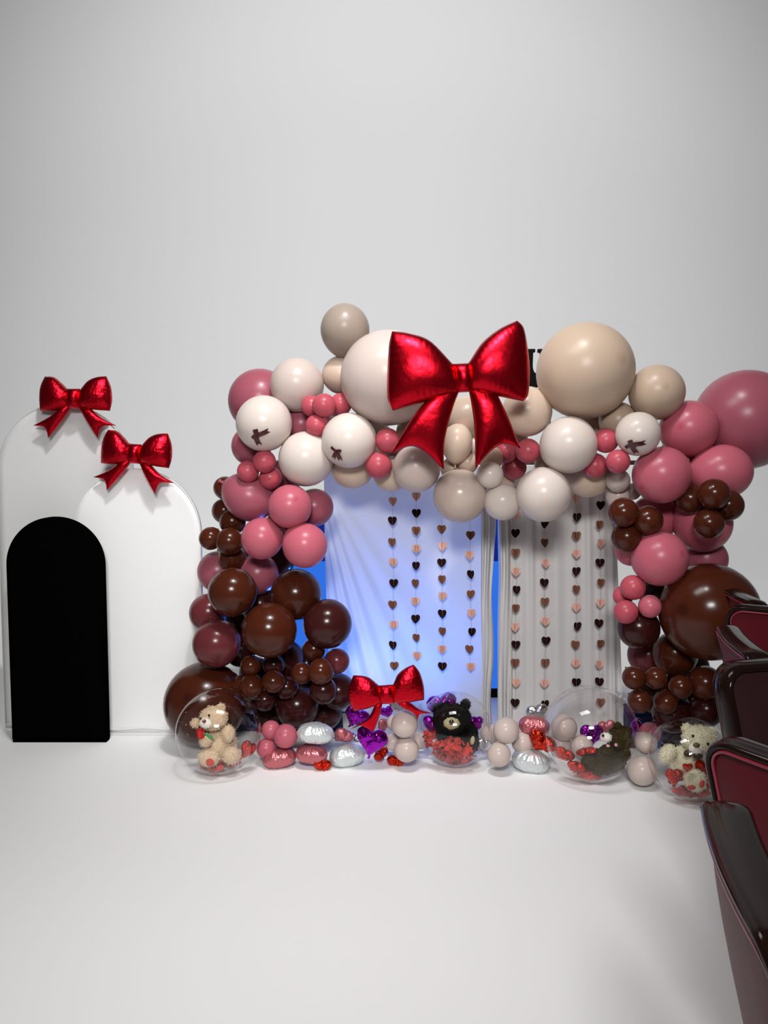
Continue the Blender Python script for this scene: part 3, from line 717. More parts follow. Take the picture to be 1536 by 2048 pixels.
 (568, 1318, 40, 'X', 'added dark filler balloon in the hollow under the largest front chocolate one', G2, dict(off=.14)),  # added very dark balloons stand in for the shade inside this column
 (615, 1330, 38, 'X', 'added dark filler balloon in the hollow under the dark oxblood one', G2, dict(off=.15)),
 (556, 1378, 38, 'X', 'added dark filler balloon behind the middle of the lower front cluster', G2, dict(off=.15)),
 (620, 1378, 36, 'X', 'added dark filler balloon behind the small ones near the drape', G2, dict(off=.16)),
 (510, 1345, 32, 'X', 'added dark filler balloon behind the small ones over the teddy bubble', G2, dict(off=.16)),
 (520, 1210, 40, 'X', 'added dark filler balloon in the hollow between the three chocolate ones', G2, dict(off=.14)),
 (484, 1238, 36, 'X', 'added dark filler balloon between the purplish brown and chocolate ones', G2, dict(off=.13)),
 (557, 1118, 34, 'X', 'added dark filler balloon below the gap of the pink trio', G2, dict(off=.15)),
 (482, 1300, 34, 'X', 'added dark filler balloon behind the lower purplish brown one', G2, dict(off=.15)),
 (498, 1395, 30, 'X', 'added dark filler balloon seen through the top of the teddy bubble', G2, dict(off=.12)),
 (470, 1105, 36, 'M', 'dim mauve balloon behind the small chocolate string', G2, dict(off=.16)),
 (575, 1040, 40, 'M', 'dim mauve balloon in the hollow of the pink trio', G2, dict(off=.16)),
 (560, 960, 40, 'M', 'dim mauve balloon behind the three small coral ones', G2, dict(off=.16)),
 (740, 880, 46, 'C', 'dim beige balloon behind the second ribboned balloon', G1, dict(off=.14)),
 (665, 850, 42, 'M', 'dim mauve balloon behind the upper coral four', G1, dict(off=.16)),
 (650, 1425, 34, 'X', 'added dark filler balloon near the floor behind the foil hearts', G2, dict(off=.05)),  # dark filler pair added for the shaded space near the floor
 (535, 1430, 30, 'X', 'added dark filler balloon near the floor behind the pink floor trio', G2, dict(off=.06)),
 (411, 1406, 82, 'B', 'huge chocolate balloon on the floor behind the teddy bubble', G2, dict(Y=3.87, maxpush=.0, floor=True)),
 # floor
 (571, 1472, 24, 'P', 'foremost pink balloon of the trio on the floor', G4, dict(Y=3.62)),
 (542, 1460, 19, 'P', 'rear pink balloon of the trio on the floor', G4, dict(Y=3.68)),
 (533, 1497, 20, 'P', 'lowest pink balloon of the trio on the floor', G4, dict(Y=3.66, floor=True)),
 (809, 1448, 27, 'L', 'pale balloon on top of the stack under the floor bow', G4, dict(Y=3.60)),
 (813, 1499, 25, 'L', 'pale balloon at the bottom of the stack under the floor bow', G4, dict(Y=3.60, floor=True)),
 (786, 1484, 17, 'L', 'small pale balloon beside the purple foil heart', G4, dict(Y=3.66)),
 (790, 1446, 17, 'L', 'small pale balloon peeking behind the top of the stack', G4, dict(Y=3.72)),
 (840, 1480, 18, 'L', 'pale balloon squeezed between the stack and the black bear bubble', G4, dict(Y=3.72)),
 (1012, 1461, 26, 'L', 'pale balloon on top of the pair before the drape slit', G4, dict(Y=3.58)),
 (998, 1509, 24, 'L', 'pale balloon at the bottom of the pair before the drape slit', G4, dict(Y=3.55, floor=True)),
 (1045, 1485, 22, 'L', 'dim pale balloon between the pair and the red foil', G4, dict(Y=3.64)),
 (981, 1468, 20, 'L', 'dim pale balloon half behind the top one of the pair', G4, dict(Y=3.72)),
 (1128, 1455, 26, 'L', 'beige balloon seen through the big clear bubble, upper one', G4, dict(Y=3.72)),
 (1164, 1492, 22, 'L', 'beige balloon seen through the big clear bubble, near its middle', G4, dict(Y=3.72, floor=True)),
 (1121, 1490, 22, 'L', 'beige balloon seen through the big clear bubble, lower one', G4, dict(Y=3.72, floor=True)),
 (1292, 1486, 22, 'L', 'pale balloon between the big bubble and the ivory bear bubble, upper one', G4, dict(Y=3.44)),
 (1284, 1541, 29, 'L', 'pale balloon on the floor between the last two bubbles', G4, dict(Y=3.36, floor=True)),
 (1300, 1466, 21, 'P', 'pink balloon peeking out behind the pale pair by the last bubble', G4, dict(Y=3.52)),
]
# bubbles take their room first so that no latex balloon stands inside one
BUB = [(437, 1461, 84, 'first'), (910, 1457, 73, 'second'), (1181, 1466, 94, 'third'), (1380, 1516, 80, 'fourth')]
BUBP = []
for (x, y, r, nm) in BUB:
    Y = 3.6
    for _ in range(30):                      # depth at which the ball just rests on the floor
        p = at(x, y, Y); R = r * mpp(p); Y += (p.z - R) * 1.2 if True else 0
    p = at(x, y, Y); R = r * mpp(p); BUBP.append((p, R)); PLACED.append((p.copy(), R * 1.02))
BP = {}
for (x, y, r, c, lab, g, kw) in T_:
    if c in 'BXU' and r < 30: r *= 1.1
    BP[(x, y)] = balloon(x, y, r, c, lab, g, **kw)

# ---- ribbon bows on three of the white balloons ------------------------------
def ribbon_strip(pts, wdt, notch=True):
    """flat satin strip of given width along a polyline in (x, y); swallow-tail end"""
    pts = [Vector((a, b, 0)) for a, b in pts]; V = []; Fc = []
    for i, p in enumerate(pts):
        t = (pts[min(i + 1, len(pts) - 1)] - pts[max(i - 1, 0)]).normalized(); n = Vector((-t.y, t.x, 0))
        ext = t * wdt * 0.45 if (notch and i == len(pts) - 1) else Vector((0, 0, 0))
        mid = -t * wdt * 0.1 if (notch and i == len(pts) - 1) else Vector((0, 0, 0))
        zz = 0.9 * math.sin(i * 1.3)
        for s, e in ((-1, ext), (0, mid), (1, ext)):
            q = p + n * (s * wdt / 2) + e; V.append(Vector((q.x, q.y, zz + 0.25 * abs(s))))
    for i in range(len(pts) - 1):
        for k in (0, 1): Fc.append((i * 3 + k, i * 3 + k + 1, (i + 1) * 3 + k + 1, (i + 1) * 3 + k))
    o = len(V); V += [v - Vector((0, 0, 0.5)) for v in V]; Fc += [tuple(i + o for i in f[::-1]) for f in Fc]
    return V, Fc
def ribbon(px, py, key, pieces, label):
    c, R = BP[key]; d = ray(px, py).normalized()
    # where the sight line meets the balloon
    oc = CAM - c; b = oc.dot(d); disc = b * b - (oc.length_squared - R * R); t = -b - math.sqrt(max(disc, 0)); hit = CAM + d * t
    n = (hit - c).normalized(); k = mpp(hit)
    root = empty('ribbon_bow', hit + n * 0.007); tag(root, label, 'ribbon', 'dark red satin ribbon bows')
    up = (UP - n * UP.dot(n)).normalized(); rx = up.cross(n).normalized()
    M = Matrix((rx, up, n)).transposed(); root.rotation_euler = M.to_euler()
    for nm, pts, wd, nt in pieces:
        V, Fc = ribbon_strip([(a * 1.08, -b2 * 1.08) for a, b2 in pts], wd * 1.35, nt)
        # bend every strip over the ball
        W = []
        for v in V:
            q = Vector((v.x * k, v.y * k, 0)); rr = q.length
            W.append(Vector((q.x, q.y, -(R - math.sqrt(max(R * R - rr * rr, 0))) + v.z * k * 0.9)))
        obj(nm, mesh(nm, W, Fc), 'ribbon_red', root)
RB = [('tail', [(2, 2), (8, 0), (14, -2), (20, -4)], 6.5, True), ('tail', [(-1, 3), (-2, 9), (-1, 16), (0, 21)], 8, True), ('loop', [(0, 1), (-1, -4), (-2, -9)], 8, False), ('loop', [(-1, 4), (-6, 5), (-9, 9)], 6, False), ('knot', [(-2, 1), (3, 3)], 6, False)]
RB2 = [('tail', [(1, 2), (-4, 7), (-9, 13)], 6, True), ('tail', [(2, 2), (3, 9), (3, 17)], 7, True), ('loop', [(0, 0), (-4, -4), (-9, -8)], 4, False), ('loop', [(2, 0), (7, -1), (11, 1)], 4, False), ('knot', [(-2, 0), (3, 1)], 4.5, False)]
RB3 = [('tail', [(1, 0), (8, -1), (16, 0), (20, 0)], 6.5, True), ('tail', [(0, 2), (1, 10), (3, 18)], 7.5, True), ('loop', [(-1, 0), (-2, -5), (-3, -9)], 7.5, False), ('loop', [(-2, 2), (-9, 3), (-14, 7)], 5.5, False), ('knot', [(-3, 0), (3, 2)], 6, False)]
ribbon(514, 867, (528, 847), RB, 'dark red ribbon bow on the white balloon over the mauve one')
ribbon(673, 901, (698, 881), RB2, 'dark red ribbon bow with short loops beside the small coral pair')
ribbon(1265, 888, (1276, 868), RB3, 'dark red ribbon bow on the ivory balloon by the pink column')
# ================================================================ FOIL HEARTS
def heart_outline(n, rd=.3):
    o = []
    for i in range(n):
        t = 2 * math.pi * i / n
        h = Vector((16 * math.sin(t) ** 3 / 16.5, (13 * math.cos(t) - 5 * math.cos(2 * t) - 2 * math.cos(3 * t) - math.cos(4 * t) + 2.5) / 16.5))
        o.append(h.lerp(Vector((math.sin(t) * .97, math.cos(t) * .85)), rd))
    return o
def foil_heart_mesh(T, m, n=72, rings=14, pk=0.26, seed=0, crump=0.0, rd=.3):
    O = heart_outline(n, rd); V = []; Fc = []; c0 = Vector((0, 0.12)); idx = {}
    for side in (1, -1):
        for j in range(rings + 1):
            s = math.sin(j / rings * math.pi / 2)
            for i in range(n):
                if side < 0 and j == rings: idx[(side, j, i)] = idx[(1, j, i)]; continue
                p = c0 + (O[i] - c0) * s
                h = T * math.sqrt(max(0, 1 - s ** 2.3))
                h *= 1 + pk * (s ** 4) * math.sin(i * 2 * math.pi * 17 / n + 2 * math.sin(i * .5 + seed))
                if crump: h += crump * T * noise.noise(Vector((p.x * 3 + seed, p.y * 3, side * 2.0))) * (1 - s ** 6)
                sc = 1 + (0.03 * math.sin(i * 2 * math.pi * 17 / n) if j == rings else 0)
                idx[(side, j, i)] = len(V); V.append(Vector((p.x * sc, -side * h, p.y * sc)))
        for j in range(rings):
            for i in range(n):
                k = (i + 1) % n; q = (idx[(side, j, i)], idx[(side, j, k)], idx[(side, j + 1, k)], idx[(side, j + 1, i)])
                Fc.append(q if side > 0 else q[::-1])
    return setmat(mesh('film', V, Fc), m)
def tail_mesh(m):
    V, Fc = grid(2, 3, lambda u, v: Vector((-.07 + .14 * u + .02 * math.sin(v * 5), .03 * math.sin(u * 6 + v * 4), -.85 - .22 * v)))
    n = len(V); V2 = V + [p + Vector((0, .012, 0)) for p in V]; F2 = Fc + [tuple(i + n for i in f[::-1]) for f in Fc]
    return setmat(mesh('filling_tail', V2, F2), m)
HMESH = {}
def foil_heart(x, y, wpx, T, rot, m, label, Y=None, seed=0, crump=0.0, hpx=None, tail=True, group='small foil heart balloons'):
    hp = hpx if hpx else wpx * T * 0.5
    if Y is None:
        Y = 3.6
        for _ in range(25): p = at(x, y, Y); Y += (p.z - hp * mpp(p)) * 1.2
    p = at(x, y, Y); s = wpx / 2 * mpp(p) / 0.97
    root = empty('foil_heart_balloon', p, tuple(math.radians(a) for a in rot)); tag(root, label, 'balloon', group)
    key = (round(T, 2), m, seed, crump)
    if key not in HMESH: HMESH[key] = (foil_heart_mesh(T, m, seed=seed, crump=crump, rd=.66 if T > .5 and abs(rot[0] - 88) < 10 else .28), tail_mesh(m))
    obj('film', HMESH[key][0], None, root, sc=(s, s, s))
    if tail: obj('filling_tail', HMESH[key][1], None, root, sc=(s, s, s))
    return root
foil_heart(631, 1465, 74, .52, (88, 4, 0), 'foil_white', 'white foil heart lying on top beside the pink floor trio', 3.62, 1)
foil_heart(694, 1510, 72, .56, (84, -8, 6), 'foil_white', 'white foil heart on the floor beside the purple heart', None, 2, hpx=20)
foil_heart(559, 1514, 68, .56, (84, -9, 8), 'foil_pink', 'pink foil heart on the floor next to the teddy bubble', None, 3, hpx=19)
foil_heart(624, 1506, 64, .56, (92, 3, -6), 'foil_pink', 'pink foil heart under the upper white foil heart', 3.64, 4)
foil_heart(684, 1471, 44, .5, (60, 35, 40), 'foil_pink', 'small tilted pink foil heart between the two white ones', 3.70, 5)
foil_heart(706, 1472, 40, .4, (70, 20, -20), 'foil_silver', 'small silver foil heart half hidden behind the purple one', 3.78, 6)
foil_heart(743, 1482, 66, .42, (-6, 8, -22), 'foil_purple', 'bright purple foil heart standing upright on the floor', 3.60, 7, .25)
foil_heart(712, 1434, 52, .45, (20, 30, 10), 'foil_purple', 'dark purple foil heart under the floor bow loop', 3.74, 8, .25)
foil_heart(774, 1424, 30, .45, (20, -20, 0), 'foil_purple', 'small blue-lit purple foil heart behind the floor bow', 3.86, 9, .2)
foil_heart(766, 1452, 36, .4, (10, 20, 60), 'foil_pink', 'small dull pink foil heart behind the pale balloon stack', 3.74, 10)
foil_heart(799, 1414, 44, .45, (15, 10, 10), 'foil_silver', 'silver foil heart peeking over the pale balloon stack', 3.84, 11)
foil_heart(644, 1529, 36, .55, (70, 10, 15), 'foil_scarlet', 'crumpled red foil heart in front of the pink foil heart', None, 12, .5, hpx=10)
foil_heart(762, 1509, 34, .5, (40, -30, 30), 'foil_scarlet', 'crumpled red foil heart leaning on the purple heart', None, 13, .5, hpx=16)
foil_heart(792, 1521, 36, .5, (70, 5, -15), 'foil_scarlet', 'crumpled red foil heart at the foot of the pale stack', None, 14, .5, hpx=10)
foil_heart(1061, 1520, 76, .55, (92, 9, -8), 'foil_white', 'white foil heart on the floor beside the big clear bubble', None, 15, hpx=20)
foil_heart(1074, 1426, 44, .45, (10, -10, 5), 'foil_silver', 'round silver foil heart standing against the grey drape', 3.86, 16)
foil_heart(1068, 1450, 62, .58, (86, 4, -6), 'foil_pink', 'pink foil heart resting above the red foil, beside the big bubble', 3.66, 17)
foil_heart(1082, 1484, 60, .42, (40, 35, -10), 'foil_scarlet', 'large crumpled red foil heart beside the big bubble', 3.58, 18, .5)
foil_heart(966, 1488, 34, .45, (20, 10, 30), 'foil_silver', 'silver foil heart beside the black bear bubble', 3.72, 19, .2)
foil_heart(1183, 1470, 50, .45, (-5, 5, 10), 'foil_purple', 'purple foil heart seen through the middle of the big bubble', 3.76, 20, .25)
foil_heart(1214, 1455, 36, .45, (10, -15, -10), 'foil_pink', 'pink foil heart seen through the big bubble above the olive bear', 3.78, 21)
foil_heart(1272, 1456, 46, .45, (10, 10, 65), 'foil_purple', 'purple foil heart seen edge-on beside the big bubble', 3.62, 22, .2)
foil_heart(884, 1412, 62, .42, (10, -10, 10), 'foil_purple', 'violet foil heart behind the head of the black bear', 3.80, 23, .25)
foil_heart(864, 1452, 44, .42, (10, 20, -30), 'foil_purple', 'dark violet foil heart behind the black bear bubble, lower one', 3.78, 24, .3)
foil_heart(950, 1450, 44, .42, (10, 15, 50), 'foil_purple', 'violet foil heart behind the shoulder of the black bear', 3.78, 25, .2)

# ================================================================ CLEAR BUBBLES
def bubble_body():
    V, Fc = [], []; nu, nv = 64, 40
    for j in range(nv + 1):
        a = math.pi * j / nv
        for i in range(nu):
            t = 2 * math.pi * i / nu; r = 1 + 0.006 * math.sin(9 * t) * math.exp(-(a * 2.2) ** 2)
            V.append(Vector((math.sin(a) * math.cos(t), math.sin(a) * math.sin(t), math.cos(a))) * r)
    for j in range(nv):
        for i in range(nu): Fc.append((j * nu + i, (j + 1) * nu + i, (j + 1) * nu + (i + 1) % nu, j * nu + (i + 1) % nu))
    return setmat(mesh('film', V, Fc), 'bubble_film')
def bubble_neck():
    V, Fc = [], []; n = 48; prof = [(.16, .975), (.07, 1.03), (.025, 1.07), (.02, 1.09), (.10, 1.15), (.20, 1.20)]
    for k, (r, z) in enumerate(prof):
        for i in range(n):
            t = 2 * math.pi * i / n; q = r * (1 + (.22 if k > 3 else .10) * math.sin(t * 8)) ; V.append(Vector((q * math.cos(t), q * math.sin(t) * (0.5 if k > 3 else 1), z + (.02 * math.sin(t * 5) if k > 3 else 0))))
    for k in range(len(prof) - 1):
        for i in range(n): Fc.append((k * n + i, k * n + (i + 1) % n, (k + 1) * n + (i + 1) % n, (k + 1) * n + i))
    return setmat(mesh('neck', V, Fc), 'bubble_fold')
bb, bn = bubble_body(), bubble_neck()
def bubble(i, label, ndir):
    p, R = BUBP[i]
    root = empty('bubble_balloon', (p.x, p.y, p.z)); tag(root, label, 'balloon', 'clear bubble balloons holding plush bears')
    view = (CAM - p).normalized(); right = Vector((1, 0, 0)); up = view.cross(right).normalized()
    if up.z < 0: up = -up
    d = right * ndir[0] + up * ndir[1] + view * ndir[2]
    root.rotation_euler = d.normalized().to_track_quat('Z', 'Y').to_euler(); root.scale = (R, R, R)
    obj('film', bb, None, root); obj('neck', bn, None, root)
bubble(0, 'clear bubble holding a cream teddy with a rose, by the white panel', (.62, .60, -.35))
bubble(1, 'clear bubble holding a black bear on red tissue', (-.80, .45, -.35))
bubble(2, 'biggest clear bubble, holding an olive-brown bear', (.66, .66, -.25))
bubble(3, 'clear bubble holding an ivory bear with red foil hearts, by the chairs', (-.68, .62, -.2))

# ================================================================ PLUSH BEARS
ICO4, ICO3 = ico(4), ico(3)
def blob_mesh(name, r, m, fur=0.0, amp=0.05, fq=5.0, tufts=0, seed=0, rot=None):
    V0, F0 = ICO4 if tufts else ICO3
    rnd = random.Random(seed * 131 + 7)
    V = []
    for v in V0:
        d = 1 + amp * (noise.noise(v * fq + Vector((seed * 3.1, 0, 0))) + 0.6 * noise.noise(v * fq * 2.3 + Vector((0, seed, 0))))
        V.append(Vector((v.x * r[0], v.y * r[1], v.z * r[2])) * d)
    Fc = list(F0)
    for _ in range(tufts):
        i = rnd.randrange(len(V0)); n = Vector((V0[i].x / r[0], V0[i].y / r[1], V0[i].z / r[2])).normalized(); p = V[i]
        t = n.cross(Vector((rnd.uniform(-1, 1), rnd.uniform(-1, 1), rnd.uniform(-1, 1)))).normalized()
        L = fur * rnd.uniform(.6, 1.3); wd = fur * 0.28
        tip = p + (n + t * rnd.uniform(-.8, .8) + Vector((0, 0, -.35))).normalized() * L
        b = n.cross(t).normalized(); o = len(V)
        V += [p - b * wd - n * fur * .2, p + b * wd - n * fur * .2, tip]; Fc.append((o, o + 1, o + 2))
    if rot is not None:
        M = Matrix.Rotation(rot, 3, 'Y'); V = [M @ v for v in V]
    return setmat(mesh(name, V, Fc), m)
def bear(label, i, base, blobs, fur=0.009):
    """blobs: name, px, py, (rx, ry, rz) in pixels (right, depth, up), depth offset from the bubble centre in metres, material, tufts"""
    c, R = BUBP[i]
    root = empty('teddy_bear', at(base[0], base[1], c.y)); tag(root, label, 'teddy bear', 'plush bears inside the bubbles')
    L = Vector(root.location); seen = {}
    for j, bl in enumerate(blobs):
        nm, px, py, rr, dy, m, tf = bl[:7]; par = bl[7] if len(bl) > 7 else None; rot = bl[8] if len(bl) > 8 else None
        p = at(px, py, c.y + dy); k = mpp(p)
        me = blob_mesh(nm, tuple(a * k for a in rr), m, fur, 0.10 if tf else 0.01, 7.0, tf, j + i * 17, rot)
        if par: o = obj(nm, me, None, seen[par]); o.location = p - L - seen[par].location
        else: o = obj(nm, me, None, root, p - L)
        seen.setdefault(nm, o)
        seen[nm] = o if nm == 'head' or nm == 'leg' or nm == 'body' or nm == 'arm' or nm == 'muzzle' else seen[nm]
    return root
pc_ = 'plush_cream'
bear('cream teddy bear holding a red rose inside the bubble', 0, (440, 1535), [
 ('body', 442, 1488, (29, 27, 33), .0, pc_, 900), ('head', 427, 1437, (27, 25, 23), -.03, pc_, 900),
 ('ear', 391, 1446, (9, 6, 9), -.02, pc_, 150, 'head'), ('ear', 441, 1416, (9, 6, 9), .0, pc_, 150, 'head'),
 ('muzzle', 412, 1446, (12.5, 11, 10.5), -.082, 'plush_white', 60, 'head'),
 ('nose', 408, 1442, (4.2, 3, 3.2), -.112, 'nose_red', 0, 'head'), ('eye', 418, 1431, (2.6, 2, 3), -.092, 'bead_black', 0, 'head'), ('eye', 401, 1437, (2.3, 2, 3), -.088, 'bead_black', 0, 'head'),
 ('arm', 411, 1481, (12, 11, 13), -.075, pc_, 250), ('arm', 456, 1468, (13, 12, 17), -.05, pc_, 250),
 ('leg', 418, 1515, (21, 17, 18), -.075, pc_, 350), ('foot_pad', 420, 1525, (8, 3, 8), -.122, 'felt_red', 0, 'leg'),
 ('leg', 463, 1511, (17, 16, 17), -.07, pc_, 350)])
pk_ = 'plush_black'
bear('black bear with a tan muzzle lying on red tissue in the bubble', 1, (920, 1510), [
 ('body', 930, 1472, (26, 28, 32), .02, pk_, 900), ('head', 904, 1438, (38, 30, 31), -.02, pk_, 1100),
 ('ear', 931, 1409, (10, 6, 11), -.01, pk_, 200, 'head'), ('ear', 879, 1413, (10, 6, 10), .0, pk_, 200, 'head'),
 ('muzzle', 903, 1446, (16, 12, 12), -.085, 'plush_tan', 80, 'head'), ('nose', 903, 1444, (5, 4, 5), -.118, 'bead_black', 0, 'head'),
 ('eye', 887, 1430, (2.4, 2, 2.6), -.088, 'bead_black', 0, 'head'), ('eye', 918, 1430, (2.4, 2, 2.6), -.09, 'bead_black', 0, 'head'),
 ('arm', 885, 1468, (13, 12, 16), -.04, pk_, 200), ('leg', 944, 1482, (14, 16, 19), -.07, pk_, 300), ('foot_pad', 945, 1481, (4.5, 3, 9), -.113, 'plush_tan', 0, 'leg', .15)], .008)
po_ = 'plush_olive'
bear('olive-brown bear with a pale snout slumped inside the biggest bubble', 2, (1212, 1545), [
 ('body', 1213, 1521, (38, 28, 24), -.01, po_, 1200), ('head', 1239, 1478, (24, 23, 25), .0, po_, 900),
 ('ear', 1236, 1453, (8, 6, 8), .0, po_, 150, 'head'), ('ear', 1256, 1462, (8, 6, 8), .02, po_, 150, 'head'),
 ('muzzle', 1212, 1475, (11, 9, 9), -.04, 'plush_white', 60, 'head'), ('nose', 1206, 1471, (3, 3, 3), -.062, 'bead_black', 0, 'head'),
 ('eye', 1222, 1466, (2, 2, 2.2), -.06, 'bead_black', 0, 'head'), ('eye', 1236, 1464, (2, 2, 2.2), -.068, 'bead_black', 0, 'head'),
 ('bead', 1216, 1492, (4, 3, 3), -.075, 'confetti_pink', 0), ('bead', 1232, 1490, (3.2, 3, 3.6), -.075, 'confetti_pink', 0),
 ('arm', 1214, 1500, (13, 12, 10), -.055, po_, 250), ('arm', 1250, 1508, (11, 12, 14), -.04, po_, 250),
 ('leg', 1180, 1524, (17, 14, 13), -.05, po_, 300), ('leg', 1205, 1536, (20, 14, 12), -.07, po_, 300)], .008)
pi_ = 'plush_ivory'
bear('ivory bear with a brown bow tie and red paw pads in the bubble', 3, (1385, 1585), [
 ('body', 1372, 1523, (33, 28, 32), .01, pi_, 900), ('head', 1399, 1479, (33, 28, 27), -.03, pi_, 1100),
 ('ear', 1374, 1456, (10, 7, 9), -.01, pi_, 150, 'head'), ('ear', 1426, 1463, (10, 7, 9), -.01, pi_, 150, 'head'),
 ('muzzle', 1392, 1496, (14, 11, 11), -.095, 'plush_white', 60, 'head'), ('nose', 1393, 1490, (7, 4, 5), -.124, 'nose_brown', 0, 'head'),
 ('eye', 1386, 1472, (3, 2, 3.4), -.096, 'bead_black', 0, 'head'), ('eye', 1416, 1488, (3, 2, 3.2), -.098, 'bead_black', 0, 'head'),
 ('bow_tie', 1376, 1507, (9, 5, 7), -.085, 'bow_tie_brown', 0), ('bow_tie', 1396, 1512, (10, 5, 5), -.09, 'bow_tie_brown', 0),
 ('arm', 1336, 1508, (15, 14, 20), -.02, pi_, 350, None, .5), ('arm', 1432, 1516, (13, 13, 17), -.02, pi_, 250),
 ('leg', 1391, 1561, (21, 17, 22), -.085, pi_, 450), ('foot_pad', 1383, 1575, (8.5, 3, 5), -.127, 'felt_red', 0, 'leg'), ('foot_pad', 1404, 1568, (5, 3, 8), -.124, 'felt_red', 0, 'leg', .3),
 ('leg', 1428, 1553, (13, 15, 16), -.05, pi_, 250)])

# the rose in the teddy's arms
rp = at(400, 1468, BUBP[0][0].y - .10); k = mpp(rp)
ro = empty('rose', rp); tag(ro, 'red fabric rose with a green stem held by the cream teddy', 'rose')
for a in range(9):
    ang = a * 2.4; rad = (1.0 + a * 0.75) * k; tilt = .35 + .06 * a
    V, Fc = grid(4, 4, lambda u, v: Vector(((u - .5) * (5 + a * .7) * k, rad + (.25 * (u - .5) ** 2 * -9 + v * tilt * 2.5) * k, (-7 + v * 15) * k)))
    n = len(V); V = V + [p + Vector((0, .8 * k, 0)) for p in V]; Fc = Fc + [tuple(i + n for i in f[::-1]) for f in Fc]
    obj('petal', mesh('petal', V, Fc), 'rose_red', ro, rot=(0, 0, ang))
obj('stem', mesh('stem', *tube([(0, 0, -6 * k), (8 * k, -.004, 2 * k), (17 * k, -.006, -3 * k), (27 * k, -.008, -9 * k)], 1.6 * k, 7)), 'leaf_green', ro)
V, Fc = grid(3, 6, lambda u, v: Vector(((12 + 16 * v) * k, -.010 - .002 * math.sin(v * 3), (1 - 9 * v + (u - .5) * 8 * math.sin(math.pi * (v * .9 + .05))) * k)))
n = len(V); V = V + [p + Vector((0, .002, 0)) for p in V]; Fc = Fc + [tuple(i + n for i in f[::-1]) for f in Fc]
obj('leaf', mesh('leaf', V, Fc), 'leaf_green', ro)

# loose tissue shreds and confetti inside the bubbles
def shreds(i, n, test, size, label, m='tissue_red', seed=1):
    c, R = BUBP[i]; rnd = random.Random(seed); parts = []
    tries = 0
    while len(parts) < n and tries < 60000:
        tries += 1
        q = Vector((rnd.uniform(-1, 1), rnd.uniform(-1, 1), rnd.uniform(-1, 1)))
        if q.length > 0.93 or not test(q): continue
        s = size * rnd.uniform(.6, 1.3); M = Matrix.Rotation(rnd.uniform(0, 6.3), 3, 'Z') @ Matrix.Rotation(rnd.uniform(-1.2, 1.2), 3, 'X') @ Matrix.Rotation(rnd.uniform(-1.2, 1.2), 3, 'Y')
        sd = rnd.uniform(0, 50)
        V, Fc = grid(4, 3, lambda u, v: M @ Vector(((u - .5) * s * 1.4, (v - .5) * s * .8, .3 * s * noise.noise(Vector((u * 2.5 + sd, v * 2.5, 0))))) )
        W = []
        for v in V:
            w_ = v + q * R
            if w_.length > .95 * R: w_ = w_.normalized() * .95 * R
            W.append(w_)
        parts.append((W, Fc))
    V, Fc = join(parts)
    o = obj('tissue_shreds', mesh('tissue_shreds', V, Fc, smooth=False), m, None, c); tag(o, label, 'tissue paper', kind='stuff')
shreds(0, 60, lambda q: q.z < -.74, .022, 'red tissue shreds under the cream teddy', seed=2)
shreds(1, 260, lambda q: q.z < -.12 - .35 * max(0, q.x) and q.y < .5 and not (q.x > .35 and q.z > -.62) and q.z > -.92, .028, 'heap of red tissue under the black bear', seed=3)
shreds(2, 50, lambda q: q.z < -.80, .024, 'red tissue shreds under the olive-brown bear', seed=4)
shreds(3, 60, lambda q: q.z < -.70 and q.x < .4, .024, 'red tissue shreds under the ivory bear', seed=5)
c, R = BUBP[0]; parts = []; rnd = random.Random(11)
for _ in range(26):
    d = Vector((rnd.uniform(-1, 1), rnd.uniform(-1, .3), rnd.uniform(-.6, .8))).normalized()
    M = d.to_track_quat('Z', 'Y').to_matrix(); r_ = .0035
    parts.append(([M @ Vector((r_ * math.cos(t * math.pi / 3), r_ * math.sin(t * math.pi / 3), 0)) + d * R * .985 for t in range(6)], [tuple(range(6))]))
o = obj('confetti', mesh('confetti', *join(parts), smooth=False), 'confetti_pink', None, c); tag(o, 'pink confetti dots clinging inside the cream teddy bubble', 'confetti', kind='stuff')

# red foil pieces lying inside the bubbles
def inner(i, x, y, wpx, T, rot, label, dy, seed, crump=.3, m='foil_scarlet'):
    foil_heart(x, y, wpx, T, rot, m, label, BUBP[i][0].y + dy, seed, crump, tail=False, group='red foil hearts inside the bubbles')
inner(0, 495, 1499, 40, .42, (10, 35, 55), 'red foil heart inside the cream teddy bubble', -.03, 31, .4)
inner(2, 1127, 1508, 42, .42, (50, 30, 0), 'red foil heart inside the biggest bubble at its outer wall', -.06, 32, .5)
inner(2, 1150, 1533, 40, .42, (60, 25, 10), 'red foil heart lying lowest inside the biggest bubble', -.07, 33, .5)
inner(2, 1172, 1503, 44, .35, (75, -10, 0), 'red foil heart beside the leg of the olive-brown bear', -.02, 34, .3)
inner(3, 1348, 1553, 38, .55, (0, 6, 10), 'red foil heart with two highlights inside the ivory bear bubble', -.09, 35, .0)
inner(3, 1375, 1535, 20, .6, (0, 0, 0), 'tiny red foil heart on the belly of the ivory bear', -.12, 36, .0)
inner(3, 1410, 1536, 38, .5, (10, 0, -20), 'red foil heart above the red-padded foot of the ivory bear', -.07, 37, .1)
inner(3, 1420, 1566, 30, .5, (10, 0, -20), 'red foil heart low beside the foot of the ivory bear', -.085, 38, .1)

